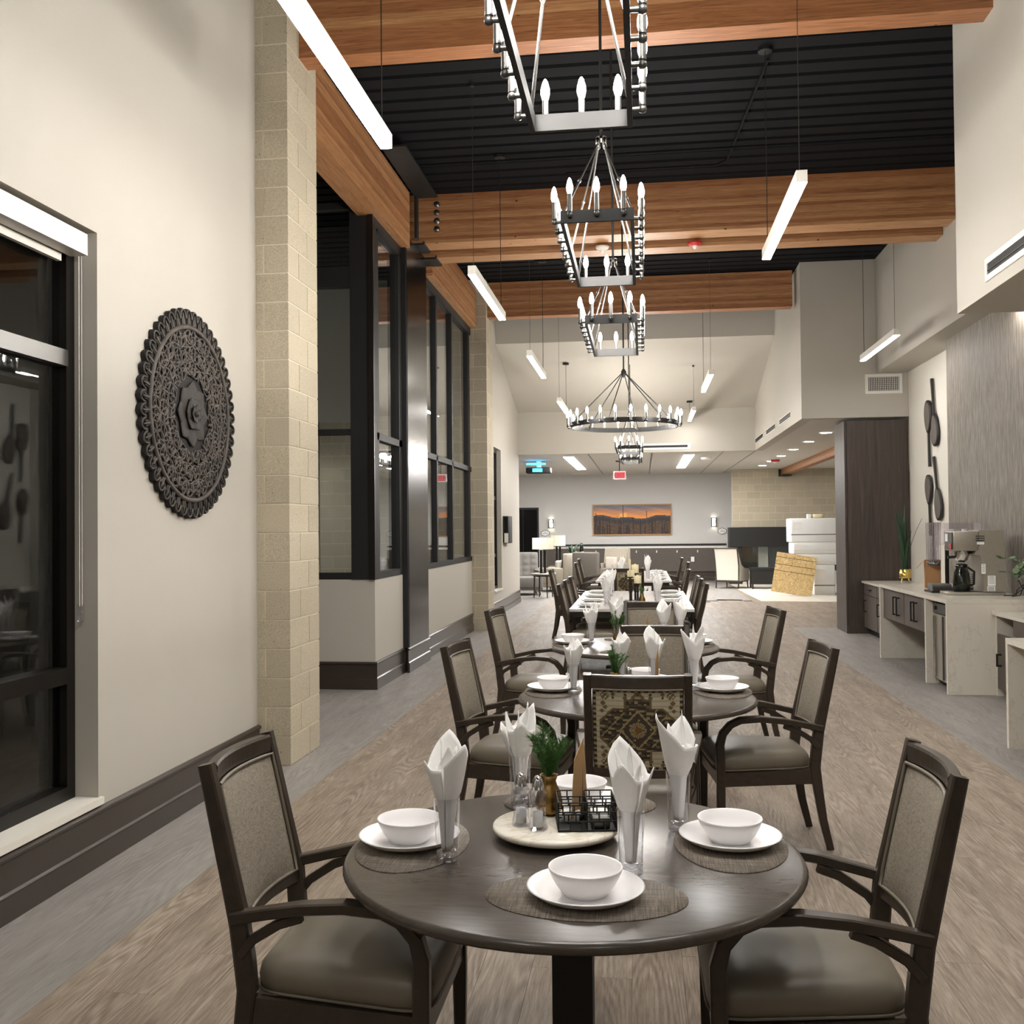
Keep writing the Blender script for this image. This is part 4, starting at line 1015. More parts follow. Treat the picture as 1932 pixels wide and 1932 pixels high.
vase((LSX-.028, LSY+.09, LZ), 'brass bud vase with pine sprig on the marble turntable', 3, n=15, hh=.135)
shaker((LSX-.098, LSY-.03, LZ), 'left clear glass salt shaker on the marble turntable'); shaker((LSX-.045, LSY-.065, LZ), 'right clear glass pepper shaker on the marble turntable')
caddy((LSX+.088, LSY-.01, LZ), 'black wire caddy of packets on the marble turntable', R(8))
menu((LSX+.066, LSY+.03, LZ+.004), 'brown kraft menu card holder standing in the wire caddy on the nearest table', R(61))
for i, (tx, ty, n_, _) in enumerate(TABLES[1:]):
    dx = .02 if i == 0 else 0
    vase((tx-.13+dx, ty+.02, TZ), 'brass bud vase with pine sprig on the %s' % n_, 11+i, n=12, hh=.13)
    shaker((tx-.058+dx, ty+.0, TZ), 'small glass shaker beside the brass vase on the %s' % n_)
    caddy((tx+.06+dx, ty+.04, TZ), 'black wire caddy on the %s' % n_, 0)
    menu((tx+.09+dx, ty+.12, TZ), 'brown kraft menu card standing on the %s' % n_, R(75))
# candle stand on long table
t = thing('candle_stand', 'black candelabra with cream pillar candles on the long white table', 'candle holder', (-.13, 12.2, TZ))
MB().box((-.1, -.14, 0), (.1, .14, .012)).build('base', 'black_matte', t)
for k, (x, y, h, ch, r) in enumerate(((-.03, -.08, .30, .21, .011), (.06, .02, .22, .09, .045), (-.02, .12, .27, .10, .045), (.03, .24, .34, .10, .045))):
    MB().lathe([(.014, .012), (.012, .1), (.018, .12), (.012, .14), (.012, h-.02), (.04, h-.008), (.04, h)], 12, (x, y*.5, 0), cap=True).build('stem', 'black_matte', t)
    MB().lathe([(r, h), (r*.98, h+ch), (r*.3, h+ch+.004), (.002, h+ch+.012)], 18, (x, y*.5, 0), cap=True).build('candle', 'candle', t)
vase((-.02, 11.85, TZ), 'small brass vase with greenery beside the candle stand', 31, n=7, hh=.08)
# ------------------------------------------------------------------ dark wood panel, serving counter
t = thing('wood_panel_tower', 'tall dark wood clad tower between counter and lounge', 'panel', (3.54, 16.1, 0))
MB().box((-.44, -.39, 0), (.46, .41, 3.235)).build('core', 'panel_wood', t)
MB().box((-.475, -.36, 0), (-.442, .41, 3.235)).build('side_panel', 'panel_wood', t)
MB().box((-.48, -.395, 0), (.46, -.391, .12)).build('plinth', 'panel_wood', t)
ct = thing('quartz_counter', 'white quartz waterfall counter carrying the coffee brewer', 'counter', (3.35, 11.5, 0))
def cb(name, mt, a, b, parent=ct, off=(3.35, 11.5, 0)): return MB().box([a[i]-off[i] for i in range(3)], [b[i]-off[i] for i in range(3)]).build(name, mt, parent)
cb('worktop', 'quartz', (2.9, 10.1, .874), (3.799, 12.87, .914))
cb('end_panel', 'quartz', (2.9, 10.1, 0), (3.799, 10.135, .873)); cb('divider_panel', 'quartz', (2.9, 10.83, 0), (3.6, 10.87, .873)); cb('end_panel', 'quartz', (2.9, 12.83, 0), (3.799, 12.87, .873))
off = (3.2, 11.85, 0)
dr = thing('drawer_unit', 'grey brown drawer unit hung under the quartz counter', 'drawers', off)
cb('carcass', 'cabinet', (2.96, 10.872, .50), (3.5, 12.828, .872), dr, off)
def handle(parent, x, y, z0, z1, offp, sz=.012):
    mb = MB()
    mb.box((x-.045-offp[0], y-.008-offp[1], z0-offp[2]), (x-.03-offp[0], y+.008-offp[1], z1-offp[2])); mb.box((x-.03-offp[0], y-.008-offp[1], z0-offp[2]), (x-offp[0], y+.008-offp[1], z0+.016-offp[2])); mb.box((x-.03-offp[0], y-.008-offp[1], z1-.016-offp[2]), (x-offp[0], y+.008-offp[1], z1-offp[2]))
    return mb.build('handle', 'black_matte', parent)
for (ya, yb, hy) in ((10.88, 11.84, (11.0,)), (11.86, 12.82, (12.05,))):
    d_ = cb('drawer_front', 'cabinet', (2.94, ya, .505), (2.959, yb, .868), dr, off)
    for h0 in ((11.30, 11.42) if ya < 11 else (12.05, 12.20)):
        h = handle(d_, 2.94, h0, .585, .80, off)
fr = thing('undercounter_fridge', 'stainless undercounter fridge with black top strip in the quartz counter', 'fridge', (3.25, 10.48, .05))
MB().box((-.25, -.33, 0), (.3, .33, .80)).build('body', 'black_matte', fr); MB().box((-.285, -.32, .02), (-.252, .32, .68)).build('door', 'steel_brushed', fr); MB().box((-.285, -.32, .69), (-.252, .32, .79)).build('control_strip', 'gunmetal', fr)
MB().tube([(-.30, .22, .04), (-.30, .22, .66)], .012, 8).build('door_handle', 'chrome', fr); MB().lathe([(.02, 0), (.02, .012)], 12, cap=True).build('thermostat_dial', 'black_matte', fr).matrix_local = Matrix.Translation((-.286, .22, .74)) @ Matrix.Rotation(R(-90), 4, 'Y')
MB().box((-.30, -.05, .035), (-.288, -.03, .67)).build('door_rib', 'gunmetal', fr)
off = (3.65, 14.4, 0)
c2 = thing('base_cabinet', 'grey brown base cabinets with white top beyond the quartz counter', 'cabinet', off)
cb('worktop', 'quartz', (3.28, 13.1, .77), (3.995, 15.69, .80), c2, off); cb('carcass', 'cabinet', (3.33, 13.12, .1), (3.99, 15.68, .769), c2, off); cb('toe_kick', 'black_matte', (3.39, 13.12, 0), (3.99, 15.68, .099), c2, off)
for (ya, yb) in ((13.13, 13.97), (13.99, 14.82), (14.84, 15.67)):
    d_ = cb('drawer_front', 'cabinet', (3.31, ya, .60), (3.329, yb, .762), c2, off); MB().box((3.27-off[0], (ya+yb)/2-.08-off[1], .68), (3.285-off[0], (ya+yb)/2+.08-off[1], .695)).box((3.285-off[0], (ya+yb)/2-.08-off[1], .68), (3.31-off[0], (ya+yb)/2-.065-off[1], .695)).build('handle', 'black_matte', d_)
    d_ = cb('door_front', 'cabinet', (3.31, ya, .105), (3.329, yb, .59), c2, off); handle(d_, 3.31, yb-.15, .34, .52, off)
off = (3.6, 9.0, 0)
c3 = thing('low_cabinet', 'dark low cabinet with white top beside the quartz counter end', 'cabinet', off)
cb('worktop', 'quartz', (3.31, 7.8, .77), (3.798, 10.095, .80), c3, off); cb('carcass', 'cabinet', (3.36, 7.85, .09), (3.79, 9.6, .769), c3, off); cb('side_panel', 'quartz', (3.34, 10.05, 0), (3.79, 10.095, .769), c3, off); cb('niche_back', 'black_matte', (3.6, 9.601, .05), (3.79, 10.049, .769), c3, off)
d_ = cb('door_front', 'cabinet', (3.325, 9.3, .08), (3.345, 10.0, .60), c3, off); handle(d_, 3.325, 9.9, .30, .42, off)
d_ = cb('drawer_front', 'cabinet', (3.325, 8.3, .62), (3.345, 9.58, .765), c3, off); MB().box((3.29-off[0], -.3, .68), (3.305-off[0], -.1, .695)).box((3.305-off[0], -.3, .68), (3.325-off[0], -.285, .695)).build('handle', 'black_matte', d_)
off = (3.2, 6.6, 0)
c4 = thing('low_quartz_counter', 'low white quartz counter with panel leg at the right edge', 'counter', off)
cb('worktop', 'quartz', (2.63, 5.0, .764), (3.798, 7.74, .804), c4, off); cb('panel_leg', 'quartz', (2.63, 7.70, 0), (3.798, 7.74, .763), c4, off); cb('panel_leg', 'quartz', (2.63, 5.0, 0), (3.798, 5.04, .763), c4, off)

# coffee brewer
cz = .9142
b = thing('coffee_brewer', 'stainless coffee brewer with black carafe on the quartz counter', 'coffee machine', (3.42, 10.86, cz))
MB().rbox((-.32, -.15, 0), (.24, .17, .03), .006).build('base_tray', 'steel_brushed', b)
MB().box((-.25, -.10, .03), (.05, .12, .036)).build('drip_plate', 'black_matte', b)
MB().prism([(0.02, .036), (.235, .036), (.22, .665), (-.02, .665), (-.02, .50), (-.07, .42), (.0, .40), (.02, .2)], -.15, .17, 1).build('tower', 'steel_brushed', b)
MB().rbox((-.26, -.15, .455), (-.021, .17, .655), .008).build('brew_head', 'steel_brushed', b)
MB().box((-.272, -.11, .47), (-.261, .13, .645)).build('control_panel', 'gunmetal', b); MB().box((-.278, -.10, .47), (-.272, -.03, .53)).build('red_switch', 'red_paint', b); MB().box((-.277, .02, .55), (-.272, .1, .63)).build('display', 'label_white', b)
MB().lathe([(.03, 0), (.055, .02), (.08, .09), (.082, .12)], 24, (-.14, .01, .335), cap=True).build('brew_funnel', 'chrome', b); MB().tube([(-.2, .01, .39), (-.28, .01, .385)], .014, 8).build('funnel_handle', 'black_matte', b)
for i in range(3): MB().box((-.05, -.154, .60-i*.022), (.035, -.15, .608-i*.022)).build('louver', 'black_matte', b)
MB().box((-.04, -.1535, .52), (.03, -.1505, .545)).build('name_plate', 'label_white', b)
for (x0, x1, z0, z1) in ((.06, .135, .10, .20), (.055, .13, .045, .095), (-.0, .04, .22, .32)):
    l = MB().box((x0, -.1535, z0), (x1, -.1505, z1)).build('sticker', 'label_white', b); m = MB()
    for k in range(4): m.box((x0+.008, -.1545, z1-.015-k*(z1-z0)/5), (x1-.01, -.1536, z1-.010-k*(z1-z0)/5))
    m.build('print_lines', 'label_print', l)
ca = thing('carafe', 'dark glass coffee carafe with black handle under the brew head', 'carafe', (3.27, 10.86, cz+.0362))
MB().lathe([(.001, 0), (.072, 0), (.082, .01), (.085, .10), (.075, .19), (.055, .235), (.055, .25), (.001, .25)], 28).build('carafe_body', 'smoke_glass', ca); MB().lathe([(.06, .25), (.06, .275), (.03, .285), (.001, .285)], 24, cap=True).build('lid', 'black_gloss', ca)
MB().sweep([(.07, 0, .05), (.12, 0, .07), (.125, 0, .2), (.06, 0, .245)], (0, 1, 0), .03, .02).build('handle', 'black_matte', ca); MB().lathe([(.08, .001), (.08, .07)], 24).build('coffee', 'black_gloss', ca); 
for i in range(8): MB().box((.085, -.05, .03+i*.02), (.10, .05, .037+i*.02)).build('grip_rib', 'gunmetal', ca)
t = thing('lid_rack', 'black slanted lid rack on the counter in front of the brewer', 'rack', (3.16, 11.25, cz))
MB().box((-.12, -.14, 0), (.12, .14, .02)).build('rack_base', 'black_matte', t)
for i in range(3): MB().add([(-.1, -.13+i*.09, .02), (.1, -.13+i*.09, .02), (.1, -.08+i*.09, .09), (-.1, -.08+i*.09, .09), (-.1, -.12+i*.09, .02), (.1, -.12+i*.09, .02), (.1, -.07+i*.09, .09), (-.1, -.07+i*.09, .09)], [(0,1,2,3),(4,5,6,7),(0,1,5,4),(1,2,6,5),(2,3,7,6),(3,0,4,7)]).build('fin', 'gunmetal', t)
t = thing('cup_dispenser', 'clear acrylic cup and lid dispenser behind the coffee brewer', 'dispenser', (3.42, 11.75, cz))
MB().box((-.2, -.14, 0), (.3, .14, .02)).build('dispenser_base', 'black_matte', t); MB().box((-.02, .1, .02), (.02, .13, .49)).build('back_stand', 'black_matte', t)
for i in range(4): MB().lathe([(.042, .30), (.046, .74), (.048, .75), (.043, .75), (.040, .31)], 16, (-.17, -.1+i*.085, 0)).build('cup_tube', 'acrylic', t); MB().lathe([(.036, .29), (.045, .315), (.03, .27)], 14, (-.17, -.1+i*.085, 0)).build('tube_gate', 'gunmetal', t)
mb = MB(); mb.box((-.10, -.13, .50), (.30, -.126, .745)); mb.box((-.10, .126, .50), (.30, .13, .745)); mb.box((.296, -.126, .50), (.30, .126, .745)); mb.box((-.10, -.126, .50), (.296, .126, .504)); mb.build('lid_bin', 'acrylic', t)
for i in range(5): MB().cyl((-.04+i*.065, 0, .506), .027, .15+.02*(i % 2), 14).build('cup_stack', 'label_white', t)
t = thing('cardboard_box', 'open cardboard box on the counter left of the brewer', 'box', (3.31, 12.05, cz), R(-12))
mb = MB(); mb.box((-.085, -.1, 0), (.085, -.096, .32)); mb.box((-.085, .096, 0), (.085, .1, .32)); mb.box((-.085, -.096, 0), (-.081, .096, .32)); mb.box((.081, -.096, 0), (.085, .096, .32)); mb.box((-.081, -.096, 0), (.081, .096, .004)); mb.build('carton', 'cardboard', t)
MB().add([(-.085, -.1, .32), (-.085, .1, .32), (-.17, .09, .22), (-.17, -.09, .22), (-.083, -.1, .324), (-.083, .1, .324), (-.168, .09, .224), (-.168, -.09, .224)], [(0,1,2,3),(4,5,6,7),(0,1,5,4),(1,2,6,5),(2,3,7,6),(3,0,4,7)]).build('flap', 'cardboard', t)
# potted snake plant
t = thing('potted_plant', 'spiky green plant in a gold pot on the counter by the wood tower', 'plant', (3.72, 14.9, .808))
MB().lathe([(.001, .07), (.08, .07), (.084, .08), (.084, .20), (.078, .20), (.076, .10), (.001, .10)], 28).build('pot', 'gold', t)
for i in range(4): a = i*math.pi/2+.6; MB().tube([(.06*math.cos(a), .06*math.sin(a), .07), (.078*math.cos(a), .078*math.sin(a), 0)], .006, 6).build('pot_leg', 'gold', t)
MB().lathe([(.001, .19), (.077, .19)], 24).build('soil', 'soil', t); rn = random.Random(5)
for i in range(11):
    a = rn.uniform(0, 6.28); l = rn.uniform(.4, .95) if i % 3 else rn.uniform(.75, .98); tl = rn.uniform(.02, .3); w_ = rn.uniform(.026, .042); rings = []
    for k in range(9):
        u = k/8; r0 = .03+tl*l*u**1.8; zz = .19+l*u*(1-.12*tl*u); wd = w_*(1-u**2.2)+.001; c, s = math.cos(a), math.sin(a)
        rings.append([(r0*c-s*wd, r0*s+c*wd, zz), (r0*c+.004*c, r0*s+.004*s, zz), (r0*c+s*wd, r0*s-c*wd, zz), (r0*c-.002*c, r0*s-.002*s, zz)])
    MB().rings(rings).build('leaf', 'leaf_dark', t)
# eucalyptus in white pot
t = thing('potted_eucalyptus', 'grey green eucalyptus in a white pot at the right edge', 'plant', (3.62, 9.75, .8002))
MB().lathe([(.001, 0), (.06, 0), (.075, .02), (.08, .16), (.074, .16), (.07, .03), (.001, .03)], 24).build('pot', 'ceramic', t); rn = random.Random(9)
LEAF = MB().lathe([(.001, 0), (.7, .05), (1, .12)], 10, sy=.75).mesh('eucalyptus_leaf', 'leaf_grey')
for i in range(11):
    a = rn.uniform(0, 6.28) if i > 4 else math.pi+rn.uniform(-.7, .7); l = rn.uniform(.3, .52); tl = rn.uniform(.35, .85)
    p = [Vector((0, 0, .1)), Vector((math.cos(a)*tl*.3*l, math.sin(a)*tl*.3*l, .1+l*.55)), Vector((math.cos(a)*tl*.75*l, math.sin(a)*tl*.75*l, .1+l*.9)), Vector((math.cos(a)*tl*1.1*l, math.sin(a)*tl*1.1*l, .1+l*.92))]
    br = MB().tube(p, [.003, .0025, .002, .001], 5).build('branch', 'stem', t)
    for k in range(9):
        u = .25+.75*k/8; q = u*3; i0 = min(2, int(q)); c = p[i0].lerp(p[i0+1], q-i0); s_ = rn.uniform(.026, .04); an = rn.uniform(0, 6.28)
        place(LEAF, 'leaf', br, c+Vector((math.cos(an), math.sin(an), rn.uniform(-.3, .3)))*.02, (rn.uniform(-1, 1), rn.uniform(-1, 1), an), (s_, s_, s_))
# outlets, cord
def outlet(label, loc, axis, w=.07, h=.115):
    t = thing('wall_outlet', label, 'outlet', loc); o = (lambda a, b, c: (-c, a, b)) if axis == 0 else (lambda a, b, c: (a, -c, b))
    def bx(n, mt, u0, u1, z0, z1, d0, d1):
        p, q = o(u0, z0, d0), o(u1, z1, d1); MB().box([min(p[i], q[i]) for i in range(3)], [max(p[i], q[i]) for i in range(3)]).build(n, mt, t)
    bx('cover_plate', 'label_white', -w/2, w/2, 0, h, 0, .006)
    for z in (h*.2, h*.58): bx('socket', 'white_paint', -.017, .017, z, z+.028, .006, .008)
    return t
outlet('white double outlet with plug on the textured wallpaper', (3.799, 10.55, 1.16), 0, .17, .12)
outlet('white switch plate on the spoon wall above the counter', (3.999, 14.3, 1.17), 0, .08, .12)
outlet('white outlet low on the lounge wainscot', (1.50, 30.935, .58), 1, .1, .15)
tag(MB().tube([(3.79, 10.5, 1.21), (3.72, 10.49, 1.2), (3.70, 10.5, 1.08), (3.74, 10.5, 1.0), (3.70, 10.46, .93), (3.64, 10.5, .921), (3.68, 10.58, .925), (3.76, 10.52, 1.0), (3.72, 10.42, 1.04), (3.67, 10.46, .98), (3.70, 10.56, .925), (3.6, 10.62, .921)], .006, 7).build('power_cord', 'black_matte'), 'coiled black power cord behind the coffee brewer', 'cord')
# wall spoons
def spoon(label, y0, z0, y1, z1, bl, bw):
    # handle end (y0,z0) -> bowl end (y1,z1)
    t = thing('wall_spoon', label, 'wall art', (4.0, y0, z0), group='giant wooden spoons'); d = Vector((0, y1-y0, z1-z0)); L = d.length; u = d.normalized(); n = Vector((0, -u.z, u.y))
    def P(s, w, o): q = u*s+n*w; return (-o, q.y, q.z)
    MB().sweep([P(0, 0, .03), P(L*.3, 0, .03), P(L-bl*.9, 0, .03)], (0, n.y, n.z), [.05, .042, .045], [.035, .03, .03]).build('handle', 'spoon_black', t)
    rings = []
    for (k, dpt) in ((1.0, .02), (1.0, .045), (.86, .05)):
        rings.append([P(L-bl/2+bl/2*k*math.cos(a), bw/2*k*math.sin(a)*(1+.22*math.cos(a)), dpt) for a in [2*math.pi*i/32 for i in range(32)]])
    MB().rings(rings).build('bowl_rim', 'spoon_black', t)
    MB().add([P(L-bl/2+bl/2*.86*math.cos(a), bw/2*.86*math.sin(a)*(1+.22*math.cos(a)), .051) for a in [2*math.pi*i/32 for i in range(32)]], [tuple(range(32))]).build('bowl_face', 'spoon_face', t)
spoon('upper giant spoon hung handle up on the white wall', 14.34, 3.65, 14.18, 2.71, .46, .30)
spoon('upper giant spoon hung bowl up on the white wall', 14.50, 2.45, 14.55, 3.38, .46, .30)
spoon('lower giant spoon hung handle up, above the cup dispenser', 14.30, 2.57, 14.05, 1.70, .46, .30)
spoon('lower giant spoon hung bowl up, above the cup dispenser', 14.50, 1.49, 14.58, 2.34, .42, .28)

# ------------------------------------------------------------------ lounge
YE = 31.0
struct(MB().box((-3.1, YE-.03, .284), (2.52, YE-.001, 1.0)), 'trim_1', 'cabinet', 'dark brown wainscot along the lounge end wall', 'wainscot')
struct(MB().box((-3.1, YE-.045, 1.0), (2.52, YE-.001, 1.045)), 'trim_2', 'white_paint', 'thin pale ledge on top of the wainscot', 'trim')
struct(MB().box((-3.1, YE-.035, 1.075), (2.52, YE-.001, 1.13)), 'trim_3', 'black_matte', 'black rail line above the wainscot', 'trim')
for i in range(9): tag(MB().box((-2.7+i*.62, YE-.04, .86), (-2.67+i*.62, YE-.031, .93)).build('rail_peg', 'white_fixture'), 'small pale peg on the wainscot, %s from the left' % ('first', 'second', 'third', 'fourth', 'fifth', 'sixth', 'seventh', 'eighth', 'ninth')[i], 'peg', 'pegs along the wainscot')
dd = thing('door_1', 'black double door at the left end of the lounge wall', 'door', (-3.65, YE-.001, 0), kind='structure')
MB().box((-.55, -.05, 0), (.43, -.0, 2.29)).build('door_frame', 'black_matte', dd)
for (x0, x1) in ((-.49, -.07), (-.04, .38)): MB().box((x0, -.075, .02), (x1, -.051, 2.22)).build('door_leaf', 'black_gloss', dd)
pt = thing('landscape_painting', 'wide framed sunset landscape picture on the lounge end wall', 'painting', (-.33, YE, 1.88)); pw, ph = 1.18, .445
mb = MB(); f_ = .035
mb.box((-pw-f_, -.05, -ph-f_), (pw+f_, 0, -ph)); mb.box((-pw-f_, -.05, ph), (pw+f_, 0, ph+f_)); mb.box((-pw-f_, -.05, -ph), (-pw, 0, ph)); mb.box((pw, -.05, -ph), (pw+f_, 0, ph)); mb.build('picture_frame', 'kraft', pt)
nu, nv = 118, 46; rn = random.Random(2); trees = [(rn.random(), rn.uniform(.25, .62), rn.uniform(.004, .012)) for _ in range(60)]+[(.385, 1.0, .005), (.12, .78, .006), (.69, .8, .004), (.03, .75, .02)]
def canvas(u, v):
    hill = .60+.05*math.sin(u*7+1)+.03*math.sin(u*17)
    for (c, h, w_) in trees:
        if v < h and abs(u-c) < w_*(1.3-v/h): return lin(44, 32, 28) if int(c*97) % 3 else lin(84, 58, 40)
    if v > hill:
        k = (v-hill)/(1-hill); n = math.sin(u*19+v*31)*.5+math.sin(u*43-v*60)*.3
        a = Vector(lin(236, 150, 70)[:3]); b_ = Vector(lin(96, 110, 128)[:3]); c = a.lerp(b_, min(1, max(0, k*1.15+n*.16-.08)))
        if abs(u-.385) < .05 and k < .35: c = c.lerp(Vector(lin(255, 200, 110)[:3]), .5)
        return (c[0], c[1], c[2], 1)
    if v > hill-.07: return lin(62, 60, 66)
    if v > hill-.2: return lin(48, 44, 44)
    return lin(70, 52, 36) if (int(u*70)*7+int(v*40)*11) % 5 else lin(110, 84, 50)
cv = MB().grid(lambda u, v: (-pw+2*pw*u, -.03, -ph+2*ph*v), nu, nv, False).build('canvas', 'print_canvas', pt); color_mesh(cv.data, nu, nv, canvas)
for (x, l) in ((-2.83, 'small lit wall sconce left of the painting'), (2.15, 'small lit wall sconce right of the painting')):
    t = thing('wall_sconce', l, 'sconce', (x, YE, 1.78)); MB().box((-.06, -.02, -.13), (.06, 0, .13)).build('back_plate', 'black_matte', t)
    mb = MB(); mb.box((-.075, -.10, -.14), (-.06, -.02, .14)); mb.box((.06, -.10, -.14), (.075, -.02, .14)); mb.box((-.06, -.10, -.14), (.06, -.085, -.115)); mb.box((-.06, -.10, .115), (.06, -.085, .14)); mb.box((-.06, -.1, .03), (.06, -.085, .045)); mb.build('cage', 'bronze_frame', t)
    MB().rbox((-.045, -.075, -.12), (.045, -.025, .12), .01).build('shade', 'sconce_glow', t)
for (x, z, l) in ((-3.02, 1.485, 'white hexagonal sign with black outline left of the painting'), (2.40, 1.505, 'white hexagonal sign with black outline right of the painting')):
    t = thing('hexagon_sign', l, 'sign', (x, YE, z)); hx = [(-.135, -.045), (0, -.105), (.135, -.045), (.135, .045), (0, .105), (-.135, .045)]
    MB().prism(hx, -.012, 0, 1).build('outline', 'black_matte', t); MB().prism([(a*.88, b_*.86) for a, b_ in hx], -.016, -.0121, 1).build('face', 'label_white', t); MB().box((-.09, -.018, -.012), (.09, -.0161, .0)).box((-.03, -.018, .03), (.03, -.0161, .042)).build('lettering', 'label_print', t)
# exit sign
def text_mesh(body, size, mt, depth=.004):
    cu = bpy.data.curves.new('text', 'FONT'); cu.body = body; cu.size = size; cu.align_x = 'CENTER'; cu.align_y = 'CENTER'; cu.extrude = depth
    o = bpy.data.objects.new('tmp', cu); COL.objects.link(o); dg = bpy.context.evaluated_depsgraph_get(); me = bpy.data.meshes.new_from_object(o.evaluated_get(dg)); bpy.data.objects.remove(o); me.materials.clear(); me.materials.append(MATS[mt]); return me
t = thing('exit_sign', 'red exit sign hanging from the lounge ceiling', 'sign', (-.55, 24.5, 2.82))
MB().box((-.155, -.02, 0), (.155, .02, .20)).build('sign_body', 'white_fixture', t); MB().box((-.115, -.024, .025), (.13, -.0205, .175)).build('lit_face', 'exit_red', t); place(text_mesh('EXIT', .13, 'exit_letter'), 'lettering', t, (0, -.027, .1), (R(90), 0, 0)); MB().box((-.09, -.03, .43), (.09, .03, .459)).box((-.01, -.01, .2), (.01, .01, .43)).build('mount', 'black_matte', t)
t = thing('projector', 'ceiling projector glowing blue at the lounge opening', 'projector', (-2.5, 24.2, 2.98))
MB().rbox((-.3, -.2, 0), (.3, .2, .14), .02).build('projector_body', 'black_matte', t); MB().box((-.13, -.205, .03), (.10, -.2005, .11)).build('lens_glow', 'screen_blue', t); MB().box((-.05, -.05, .14), (.05, .05, .299)).build('mount', 'white_fixture', t); MB().box((-.28, -.21, .2), (.18, -.19, .24)).build('light_bar', 'screen_blue', t)
# ceiling lights in the lounge
for (x, l) in ((-1.68, 'long recessed ceiling light left of the exit sign'), (1.06, 'long recessed ceiling light right of the exit sign')):
    t = thing('recessed_light', l, 'light', (x, 25.4, LC)); MB().box((-.13, -2.55, -.004), (.13, 2.55, -.0005)).build('trim_frame', 'white_fixture', t); MB().box((-.115, -2.53, -.008), (.115, 2.53, -.0045)).build('diffuser', 'panel_glow', t)
for i, (x, y) in enumerate(((3.22, 18.1), (3.22, 19.95), (3.22, 21.9), (3.22, 23.85), (3.22, 25.7), (3.22, 27.5))):
    t = thing('downlight', 'round recessed downlight over the fireplace aisle, %s from the camera' % ('first', 'second', 'third', 'fourth', 'fifth', 'sixth')[i], 'light', (x, y, LC), group='downlights in the lounge ceiling')
    MB().lathe([(.13, -.001), (.13, -.006), (.10, -.008)], 24).build('trim_ring', 'white_fixture', t); MB().lathe([(.001, -.004), (.10, -.004)], 24).build('lens', 'can_glow', t)
for i, (x, y) in enumerate(((-3.6, 26.5), (-2.9, 28.6))):
    t = thing('downlight', ('nearer', 'farther')[i]+' recessed downlight over the lounge seating at left', 'light', (x, y, LC), group='downlights in the lounge ceiling')
    MB().lathe([(.13, -.001), (.13, -.006), (.10, -.008)], 24).build('trim_ring', 'white_fixture', t); MB().lathe([(.001, -.004), (.10, -.004)], 24).build('lens', 'can_glow', t)
for i, (x, y, z, l) in enumerate(((3.3, 3.2, 3.22, 'downlight under the near bulkhead, nearest the camera'), (3.3, 5.2, 3.22, 'downlight under the near bulkhead, middle'), (3.3, 7.0, 3.22, 'downlight under the near bulkhead, farthest'), (3.67, 8.9, 3.95, 'nearer downlight in the soffit above the textured wallpaper'), (3.67, 10.5, 3.95, 'farther downlight in the soffit above the textured wallpaper'))):
    t = thing('downlight', l, 'light', (x, y, z), group='downlights over the serving counter')
    MB().lathe([(.11, -.001), (.11, -.006), (.085, -.008)], 24).build('trim_ring', 'white_fixture', t); MB().lathe([(.001, -.004), (.085, -.004)], 24).build('lens', 'counter_can_glow', t)
t = thing('fire_alarm', 'red and white alarm on the lounge ceiling', 'alarm', (3.26, 25.2, LC)); MB().lathe([(.11, -.001), (.11, -.04), (.07, -.055), (.001, -.056)], 20).build('body', 'red_paint', t); MB().lathe([(.05, -.056), (.04, -.08), (.001, -.085)], 16).build('strobe', 'white_fixture', t)
t = thing('smoke_detector', 'round white smoke detector on the lounge ceiling', 'detector', (1.51, 23.9, LC)); MB().lathe([(.13, -.001), (.13, -.03), (.1, -.05), (.001, -.052)], 24).build('body', 'white_fixture', t)
for (a, b_) in (((-1.2, 22.1), (-1.17, 31)), ((.2, 22.1), (.23, 31)), ((1.75, 22.1), (1.78, 31)), ((2.43, 22.1), (2.46, 31))): MB().box((a[0], a[1], LC-.003), (b_[0], b_[1]-.1, LC-.0005)).build('panel_joint', 'gunmetal', lounge_ceiling)

def tub_chair(label, x, y, rz, mt, w=.78, d=.82, h=1.0, tuft=True, pil=False):
    t = thing('lounge_chair', label, 'armchair', (x, y, 0), rz)   # faces +X locally
    MB().rbox((-.25, -w/2+.1, .18), (d/2, w/2-.1, .45), .04, 3).build('seat_cushion', mt, t)
    MB().rbox((-d/2, -w/2, .12), (d/2-.05, w/2, .25), .02).build('base', mt, t)
    for s in (-1, 1): MB().rbox((-d/2+.04, s*(w/2)-.06-s*.06, .16), (d/2-.02, s*(w/2)+.06-s*.06, .62), .035, 3).build('arm', mt, t)
    def fn(u, v):
        y_ = (u-.5)*(w-.04); z = .4+v*(h-.4); bul = .0
        if tuft: bul = .02*abs(math.sin(u*math.pi*4)*math.sin(v*math.pi*4))**.6
        return (-d/2+.16-.10*v+bul, y_, z)
    mb = MB(); mb.grid(fn, 24, 18); mb.build('tufted_back' if tuft else 'back_cushion', mt, t)
    MB().rbox((-d/2-.10, -w/2, .2), (-d/2+.06, w/2, h+.01), .04, 3).build('outer_back', mt, t)
    for sx in (-1, 1):
        for sy in (-1, 1): MB().tube([(sx*(d/2-.1), sy*(w/2-.08), .13), (sx*(d/2-.07), sy*(w/2-.06), 0)], [.025, .016], 8).build('leg', 'chair_wood', t)
    if pil: MB().rbox((-.16, -.2, .46), (-.04, .2, .80), .05, 3).build('pillow', 'pillow', t)
    return t
tub_chair('grey tufted armchair at the left edge of the lounge', -2.95, 24.6, R(-75), 'sofa_grey', w=.85, h=1.03)
tub_chair('beige lounge armchair with pillow behind the round side table', -2.25, 26.0, R(160), 'sofa_beige', w=.85, d=.85, h=.98, tuft=False, pil=True)
